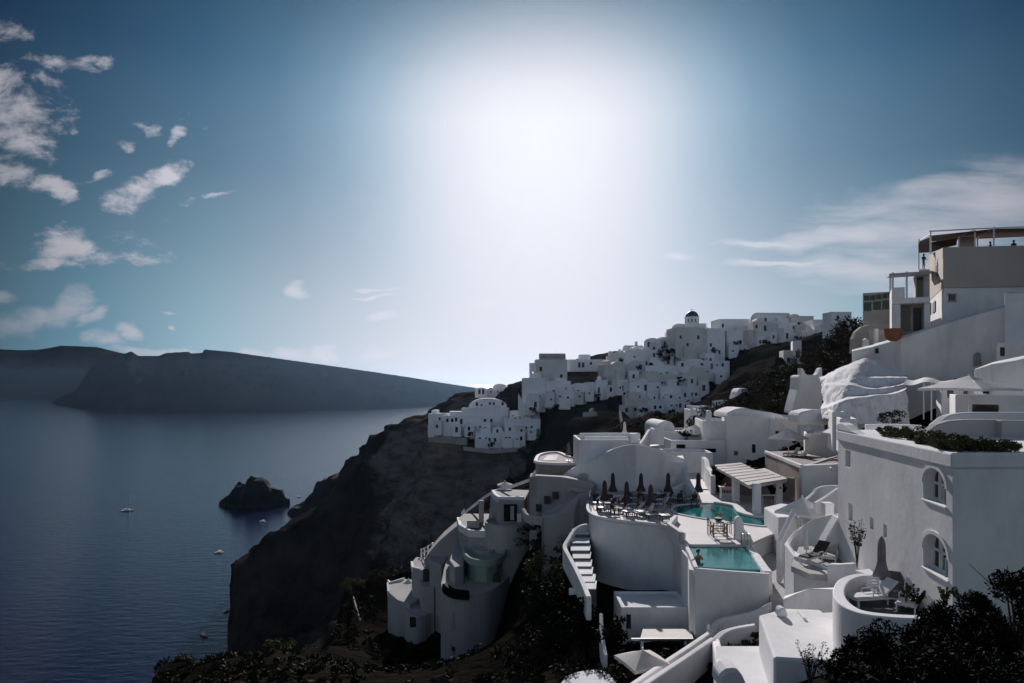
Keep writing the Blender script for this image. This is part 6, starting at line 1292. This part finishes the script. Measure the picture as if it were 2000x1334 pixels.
# ------------------------------------------------------------------ boats
def boat(name, label, px, py, ln, m, rz, mast=0):
    d = -SEA*F/(py-750); o = empty(name, (XX(px, d), d, SEA), label, 'boat', 'boats on the sea', R(rz)); w = ln*.30
    secs = [(-.5, .75, .50, .28), (-.2, 1.0, .50, .3), (.15, .95, .52, .3), (.38, .55, .60, .25), (.5, .04, .72, .5)]
    mb = MB()
    for x, b_, h, k in secs:
        for (yy, zz) in ((-.5*b_, h*.22), (-.38*b_, 0.02), (0, -.04), (.38*b_, 0.02), (.5*b_, h*.22)): mb.v.append((x*ln, yy*w, zz*ln*.75))
    for i in range(4): mb.f += [(i*5+j, (i+1)*5+j, (i+1)*5+j+1, i*5+j+1) for j in range(4)]; mb.f.append((i*5+4, (i+1)*5+4, (i+1)*5, i*5))
    mb.f += [(0, 1, 2, 3, 4), (24, 23, 22, 21, 20)]; mb.build('hull', m, o)
    z0 = .09*ln; MB().box(-.25*ln, .18*ln, -.28*w, .28*w, z0, z0+.09*ln).build('cabin', 'white_paint', o, bevel=.05*ln*.3)
    if mast: MB().tube([(.05*ln, 0, z0), (.05*ln, 0, mast)], [.38, .24], 6).build('mast', 'boat_hull', o); MB().tube([(.05*ln, 0, z0+.14*ln), (-.4*ln, 0, z0+.13*ln)], .14, 6).build('boom', 'white_fabric', o)
    else: MB().box(-.28*ln, .06*ln, -.3*w, .3*w, z0+.17*ln, z0+.19*ln).tube([(-.2*ln, 0, z0+.08*ln), (-.2*ln, 0, z0+.17*ln)], .02*ln, 4).build('sunshade', 'white_fabric', o)
for a in (('sailing_boat', 'sailing boat with tall bare mast anchored on the open sea', 249, 998, 11.5, 'boat_hull', 15, 19), ('motor_boat', 'small pale boat just below the rocky islet', 513, 1019, 6.5, 'boat_hull', 170, 0), ('motor_boat', 'dark motor boat between islet and headland', 427, 1080, 7.0, 'boat_hull', -160, 0),
          ('motor_boat', 'little white boat hugging the steep headland edge', 443, 1194, 5.5, 'boat_hull', 60, 0), ('motor_boat', 'orange tinted boat lowest on the water', 399, 1242, 6.0, 'orange_paint', -30, 0), ('motor_boat', 'tiny boat far out beside the dark shore rocks', 584, 971, 5.0, 'boat_hull', 20, 0)): boat(*a)

# ------------------------------------------------------------------ plants
def leaves_mesh(name, m, clumps, leaf, per, rng, parent=None, loc=None, long=1.0, droop=0.0):
    """many small leaf blades gathered in clumps: (x,y,z,r) each"""
    nrm = np.random.RandomState(rng); n = len(clumps)*per; C_ = np.repeat(np.array(clumps), per, 0)
    d = nrm.normal(size=(n, 3)); d /= np.linalg.norm(d, axis=1)[:, None]; rr = nrm.uniform(.25, 1, n)**.6
    c = C_[:, :3]+d*(C_[:, 3]*rr)[:, None]*np.array([1, 1, .85]); a = nrm.normal(size=(n, 3))+d*.8; a[:, 2] -= droop; a /= np.linalg.norm(a, axis=1)[:, None]
    b = np.cross(a, nrm.normal(size=(n, 3))); b /= np.linalg.norm(b, axis=1)[:, None]; s_ = leaf*nrm.uniform(.6, 1.4, n)[:, None]
    v = np.stack([c-a*s_*long, c+b*s_*.5, c+a*s_*long, c-b*s_*.5], 1).reshape(-1, 3)
    me = bpy.data.meshes.new(name); me.from_pydata(v.tolist(), [], [(4*i, 4*i+1, 4*i+2, 4*i+3) for i in range(n)]); me.materials.append(MATS[m]); o = bpy.data.objects.new(name, me); COL.objects.link(o)
    if loc is not None: o.location = loc
    if parent: o.parent = parent
    return o
def clumps(rx, ry, rz_, n, r, seed, base=0.0):
    q_ = random.Random(seed); out = []
    while len(out) < n:
        x, y, z = q_.uniform(-1, 1), q_.uniform(-1, 1), q_.uniform(-1, 1)
        if .3 < x*x+y*y+z*z < 1: out.append((x*rx, y*ry, z*rz_+base, r*q_.uniform(.6, 1.3)))
    return out
def shrub(name, label, px, py, d, rx, ry, rz_, m, n=16, r=.5, leaf=.10, per=60, group=None, seed=1, stem=True, long=1.0):
    at = P(px, py, d); o = empty(name, at, label, 'shrub' if 'tree' not in name else 'tree', group)
    leaves_mesh('foliage', m, clumps(rx, ry, rz_, n, r, seed, rz_), leaf, per, seed, o, None, long)
    if stem:
        q_ = random.Random(seed); mb = MB()
        for k in range(4): mb.tube([(0, 0, -rz_*.3), (q_.uniform(-.3, .3)*rx, q_.uniform(-.3, .3)*ry, rz_*.7), (q_.uniform(-.7, .7)*rx, q_.uniform(-.7, .7)*ry, rz_*1.4)], [.06*rz_, .04*rz_, .012*rz_], 5)
        mb.build('trunk', 'bark', o)
    return o
GS = 'shrubs on the brown slope'
shrub('dark_tree', 'big dark rounded tree left of the grey glazed house', 1655, 672, 100, 2.2, 2.0, 1.9, 'brown_leaf', 30, .9, .16, 90, seed=3)
shrub('dark_tree', 'lower spreading tree under the rounded tan wall', 1648, 690, 92, 2.6, 2.0, 1.3, 'brown_leaf', 26, .8, .16, 80, seed=4)
sl_ = [(1640, 706, 90, 2.8, 1.4), (1600, 712, 96, 2.4, 1.3), (1575, 700, 118, 2.8, 1.5), (1535, 760, 108, 3.2, 1.9), (1505, 770, 112, 3.0, 1.7), (1520, 800, 102, 2.8, 1.6), (1545, 790, 98, 2.4, 1.5), (1490, 800, 108, 2.8, 1.5), (1470, 785, 116, 2.8, 1.5), (1440, 800, 118, 3.0, 1.3), (1415, 806, 110, 2.8, 1.5), (1395, 815, 104, 2.2, 1.3), (1530, 730, 124, 3.0, 1.5), (1500, 745, 130, 3.2, 1.5), (1560, 735, 112, 2.5, 1.6), (1462, 770, 128, 2.6, 1.3), (1360, 830, 104, 1.6, 1.0)]
for i, (px, py, d, a, b_) in enumerate(sl_):
    shrub('shrub', ['brown rounded shrub', 'dark brown scrub bush', 'dry olive brown bush'][i % 3]+' on the slope '+['under the tan garden wall', 'above the whitewashed rock', 'on the skyline bank', 'beside the blue horned wall', 'above the mounded roof', 'nearest the mounded roof', 'next to the horned wall foot', 'left of the horned wall', 'behind the white hut', 'right of the bright garden wall', 'below the bright garden wall', 'behind the chimney house', 'under the narrow one door house', 'in the middle of the bank', 'left above the blue tower', 'right of the slanting hut', 'beside the small pale house'][i], px, py+12, d, a, a*.8, b_, 'brown_leaf' if i % 3 else 'leaf', 16, .8, .16, 60, GS, 20+i, False)
shrub('round_bush', 'round dark bush on the ledge in front of the whitewashed rock', 1741, 829, 41, .72, .6, .44, 'leaf', 14, .26, .05, 90, seed=41)
shrub('village_tree', 'dark tree growing between village houses left of the church block', 1301, 708, 250, 3.2, 2.2, 3.2, 'dark_leaf', 20, 1.3, .35, 50, seed=42)
q_ = random.Random(3)
for i, (px, py, d) in enumerate([(1376, 702, 248), (1395, 684, 252), (1440, 668, 250), (1248, 718, 246), (1272, 712, 247), (1226, 770, 232), (1255, 800, 217), (1312, 802, 220), (1345, 788, 224), (1165, 772, 244), (1088, 792, 244), (1040, 800, 244), (920, 846, 250), (960, 868, 240), (1500, 668, 249), (1560, 662, 244), (1210, 704, 262), (1330, 742, 232)]):
    shrub('village_shrub', 'small dark shrub growing between the far village houses', px, py+4, d, q_.uniform(.9, 1.7), 1.1, q_.uniform(.5, 1.0), 'dark_leaf', 10, .5, .2, 36, 'dark shrubs between the far village houses', 300+i, False)
# planted roof edge
q_ = random.Random(5); cl = []
for i in range(95):
    t = q_.random(); 
    if i < 60: a = Vector((17.15, 32.2)).lerp(Vector((15.75, 24.25)), t); cl.append((a.x+q_.uniform(.15, 1.2), a.y+q_.uniform(-.1, .3), -2.36+q_.uniform(0, .32), q_.uniform(.14, .28)))
    else: cl.append((15.7+t*2.6, 24.3+q_.uniform(0, 1.0), -2.36+q_.uniform(0, .25), q_.uniform(.12, .24)))
tag(leaves_mesh('roof_garden', 'olive_leaf', cl, .055, 150, 6), 'dense green planting spilling along the roof edge of the corner building', 'plants')
fl = [(c_[0], c_[1], c_[2]+.12, c_[3]) for c_ in cl[::3]]; tag(leaves_mesh('flower_tuft', 'flower_pink', fl, .03, 9, 9), 'scattered pale blossoms in the roof edge planting', 'flowers')
# dark bushes filling the near right corner
for i, (px, py, d, a, b_, cz, m, lb) in enumerate([(1700, 1275, 16.5, 1.0, .9, .75, 'dark_leaf', 'spiky dark bush below the round balcony'), (1790, 1255, 16, 1.3, .9, .8, 'dark_leaf', 'dense dark bush in the middle of the near corner'), (1900, 1230, 15.5, 1.4, 1.0, 1.0, 'dark_leaf', 'tall dark bush under the corner building'), (1990, 1175, 14.5, .8, .9, 1.15, 'dark_leaf', 'dark leafy tree reaching up the right picture edge'),
                                                   (1700, 1345, 13, .75, .7, .6, 'dark_leaf', 'low dark bush lowest in the near corner'), (1800, 1350, 12.5, 1.2, .8, .7, 'dark_leaf', 'wide dark bush at the bottom edge of the picture'), (1940, 1350, 12, 1.2, .8, .9, 'dark_leaf', 'dark bush filling the bottom right corner'), (1850, 1290, 13.5, 1.2, .8, .8, 'dark_leaf', 'dark glossy bush between the other corner bushes')]):
    at = P(px, py+34, d); at.z -= cz; o = empty('dark_bush', at, lb, 'bush', 'dark bushes in the near corner'); cs = clumps(a, b_, cz, 34, .32, 60+i, cz)
    leaves_mesh('foliage', m, cs, .04, 260, 60+i, o, None, 1.5); mb = MB(); q_ = random.Random(i)
    for k in range(7): mb.tube([(0, 0, -.5), (q_.uniform(-.4, .4)*a, q_.uniform(-.4, .4)*b_, cz), (q_.uniform(-.9, .9)*a, q_.uniform(-.9, .9)*b_, cz*1.9)], [.04, .025, .006], 5)
    mb.build('trunk', 'bark', o)
def twig_plant(label, base, h, spread, n, m, leaf, seed, per=10, cat='plant', name='thin_plant'):
    o = empty(name, base, label, cat); q_ = random.Random(seed); mb = MB(); cs = []
    for k in range(n):
        a = q_.uniform(0, 6.28); s_ = q_.uniform(.2, 1)*spread; p1 = Vector((math.cos(a)*s_*.4, math.sin(a)*s_*.4, h*.5)); p2 = Vector((math.cos(a)*s_, math.sin(a)*s_, h*q_.uniform(.7, 1)))
        mb.tube([(0, 0, 0), p1, p2], [.022, .015, .005], 5)
        for t in (.45, .6, .75, .9, 1): c_ = p1.lerp(p2, (t-.45)/.55); cs.append((c_.x, c_.y, c_.z, .09*h/1.5))
    mb.build('stem', 'bark', o); leaves_mesh('foliage', m, cs, leaf, per, seed, o); return o
twig_plant('thin twiggy plant in front of the lowest sunlit roof block', P(1582, 1345, 21.5), 1.45, .5, 11, 'dark_leaf', .03, 71)
twig_plant('tall dark climber standing against the long wall of the corner building', Vector((XX(1674, 31.0), 31.0, ZZ(1108, 31.0))), 2.1, .42, 9, 'brown_leaf', .05, 72, 9)
twig_plant('upright potted herb by the wall behind the mauve umbrella', zat(1757, 1150), 1.0, .12, 6, 'leaf', .03, 73)
twig_plant('leafy plant before the cushion loungers on the round balcony', zat(1790, 1196), .9, .4, 12, 'leaf', .04, 74, 16)
for i, (px, py, d) in enumerate(((1845, 1188, 23.2), (1876, 1190, 22.6), (1770, 1176, 24.6))):
    twig_plant(['pale leafed plant at the foot of the building corner', 'small light bush right of the building corner', 'feathery plant on the balcony beside the basket lounger'][i], P(px, py, d), .7, .3, 9, 'olive_leaf', .035, 80+i, 14)
twig_plant('planting on the tall grey pergola side under the cane roof', PZ(1402, 962, ZD), 2.2, .7, 22, 'dark_leaf', .10, 91, 26)
twig_plant('leafy bar plant beside the right pillar of the cane roof', PZ(1515, 985, ZD), 1.8, .9, 22, 'dark_leaf', .10, 92, 22)
twig_plant('flowering bush on the patio wall head', P(1393, 926, 69), .9, .5, 10, 'brown_leaf', .06, 93, 16)
twig_plant('dry little tree on the shaded planted house terrace', P(1340, 862, 95), 1.6, 1.2, 16, 'dark_leaf', .09, 94, 20)
# shrubs in the gully and along the near ridge
gl = [(1040, 1065, 70, 1.9, 1.1, 'leaf', 'dark shrub below the round hotel bastion'), (1075, 1085, 66, 1.8, 1.2, 'brown_leaf', 'brown shrub at the top of the gully'), (1062, 1140, 60, 1.7, 1.3, 'olive_leaf', 'olive bush in the middle of the gully'), (1100, 1150, 57, 1.6, 1.2, 'olive_leaf', 'olive bush right of the gully middle'), (1050, 1190, 56, 1.6, 1.3, 'leaf', 'dark green bush lower in the gully'), (1100, 1205, 52, 1.8, 1.4, 'dark_leaf', 'black green bush under the curved stair'), (1140, 1250, 46, 1.6, 1.3, 'dark_leaf', 'dark bush beside the thin wall stub'), (1080, 1270, 48, 1.8, 1.3, 'dark_leaf', 'dark bush near the bottom of the gully'), (1040, 1310, 48, 1.7, 1.2, 'brown_leaf', 'brown bush at the gully bottom'), (1200, 1265, 42, 1.1, .8, 'dark_leaf', 'dark bush below the shaded lower house'), (1105, 1110, 60, 1.3, .9, 'brown_leaf', 'brown bush close to the curved stair parapet'),
      (690, 1160, 103, 2.2, 1.2, 'olive_leaf', 'olive scrub on the tip of the near ridge'), (730, 1142, 108, 2.4, 1.0, 'brown_leaf', 'brown scrub along the near ridge top'), (770, 1128, 112, 2.4, 1.0, 'olive_leaf', 'dry scrub on the ridge beside the hotel'), (715, 1210, 92, 1.8, .9, 'dark_leaf', 'dark bush by the ridge path'), (680, 1250, 84, 1.8, .9, 'leaf', 'green bush on the ridge flank'), (740, 1290, 76, 1.6, .9, 'brown_leaf', 'brown bush low on the ridge flank'), (545, 1275, 66, 1.6, .5, 'olive_leaf', 'low olive scrub on the lower ledge'), (600, 1318, 56, 1.3, .45, 'olive_leaf', 'pale strip of scrub at the bottom edge'), (440, 1305, 59, 1.6, .5, 'brown_leaf', 'low brown scrub on the leftmost ledge'), (340, 1310, 57, 1.2, .5, 'brown_leaf', 'dark scrub at the far left ledge tip'), (490, 1300, 62, 1.4, .5, 'leaf', 'green scrub between the ledge bushes'), (650, 1310, 66, 1.5, .7, 'leaf', 'green bush under the near ridge')]
for i, (px, py, d, a, b_, m, lb) in enumerate(gl):
    x = XX(px, d); shrub('shrub', lb, px, py, d, a, a*.9, b_, m, 16, .55, .12, 75, 'shrubs in the gully and on the near ridge', 120+i, False)
# sunlit bougainvillea-edged white roof at the bottom
floor('white_roof', 'bright sunlit white roof at the bottom edge with leafy rim', 'roof', [(1092, 1345), (1104, 1322), (1130, 1312), (1165, 1308), (1186, 1314), (1200, 1330), (1205, 1350), (1150, 1375)], -13.2, 1.2, 'white_plaster', sm=2)
q_ = random.Random(8); cs = [(p.x+q_.uniform(-.2, .2), p.y+q_.uniform(-.2, .2), -13.2+q_.uniform(0, .15), .16) for p in [PZ(1092+i*5.4, 1316-8*math.sin(i/20*3.1)+abs(i-10)*.9, -13.2) for i in range(21)]]
tag(leaves_mesh('creeper', 'dark_leaf', cs, .05, 26, 31), 'dark creeper along the rim of the bright bottom roof', 'creeper')
wall('path_wall', 'thin pale path wall winding down the near ridge', 'wall', [(690, 1164, 100), (697, 1190, 94), (704, 1212, 89)], .2, .45, 'dark_paving_riser_shade', .05, sm=4)
for lb, pts, h_ in [('thin pale terrace ledge on the brown slope below the village bank', [(1138, 806, 190), (1166, 804, 189)], 1.2), ('pale stub wall climbing the brown slope under the lowest village house', [(1211, 800, 186), (1215, 824, 178)], 1.6), ('low pale garden wall on the brown slope behind the beam roofed house', [(1212, 822, 172), (1242, 826, 168)], 1.0), ('short pale wall beside the ledge on the brown slope', [(1152, 800, 192), (1158, 797, 193)], 1.0), ('pale retaining wall under the cliff hamlet', [(838, 850, 262), (872, 852, 258), (912, 856, 252)], 2.6), ('long faint terrace wall below the cliff hamlet', [(905, 872, 240), (960, 878, 234), (1010, 874, 230)], 1.4)]:
    wall('terrace_wall', lb, 'wall', pts, .5, h_, 'shade_grey_plaster', .05)
closed_umbrella('pale closed umbrella behind the roof beams against the brown slope', P(1220, 858, 88), 2.3, .32, 'white_fabric')
closed_umbrella('grey closed umbrella beside the hot tub deck', PZ(1110, 900, -9.2), 2.2, .3, 'grey_fabric')
for px, py, lb in ((1120, 900, 'dark potted bush by the hot tub deck'), (1132, 902, 'dark leafy pot plant at the right end of the hot tub deck')):
    twig_plant(lb, PZ(px, py, -9.2), 1.1, .6, 12, 'dark_leaf', .06, px, 14)
# low scrub over the open ground
def scrub():
    nr = np.random.RandomState(11); n = 5200; px = nr.uniform(280, 2050, n); d = np.exp(nr.uniform(math.log(30), math.log(250), n)); x = (px-1000)/F*d
    me = [o for o in bpy.data.objects if o.name == 'cliff_terrain'][0].data; bv = None
    from mathutils.bvhtree import BVHTree
    bv = BVHTree.FromPolygons([v.co for v in me.vertices], [p.vertices for p in me.polygons]); cs = []
    for a, b_ in zip(x, d):
        h = bv.ray_cast(Vector((a, b_, 200)), Vector((0, 0, -1)))
        if h[0] is None or h[0].z < -100 or h[1].z < .45: continue
        if fbm(a*.06, b_*.06, 1.0, 3) < -.05: continue
        cs.append((a, b_, h[0].z+.1, nr.uniform(.3, .8)*(.5+b_/220)))
    k = len(cs)//2
    tag(leaves_mesh('ground_scrub', 'brown_leaf', cs[:k], .20, 24, 13), None, None, None, 'stuff'); tag(leaves_mesh('ground_scrub', 'leaf', cs[k:], .20, 24, 14), None, None, None, 'stuff')
scrub()
# ------------------------------------------------------------------ haze
def make_haze():
    m = bpy.data.materials.new('haze'); m.use_nodes = True; t = NT(m.node_tree); t.nt.nodes.clear()
    o = t.n('ShaderNodeOutputMaterial'); v = t.n('ShaderNodeVolumePrincipled')
    v.inputs['Color'].default_value = (0.42, 0.66, 0.98, 1); v.inputs['Density'].default_value = 0.000017; v.inputs['Anisotropy'].default_value = 0.82
    t.l(v.outputs[0], o.inputs['Volume']); MATS['haze'] = m
    b = MB(); b.box(-9000, 9000, -300, 11000, SEA-160, 130, None); b.build('haze', 'haze')['kind'] = 'stuff'
make_haze()
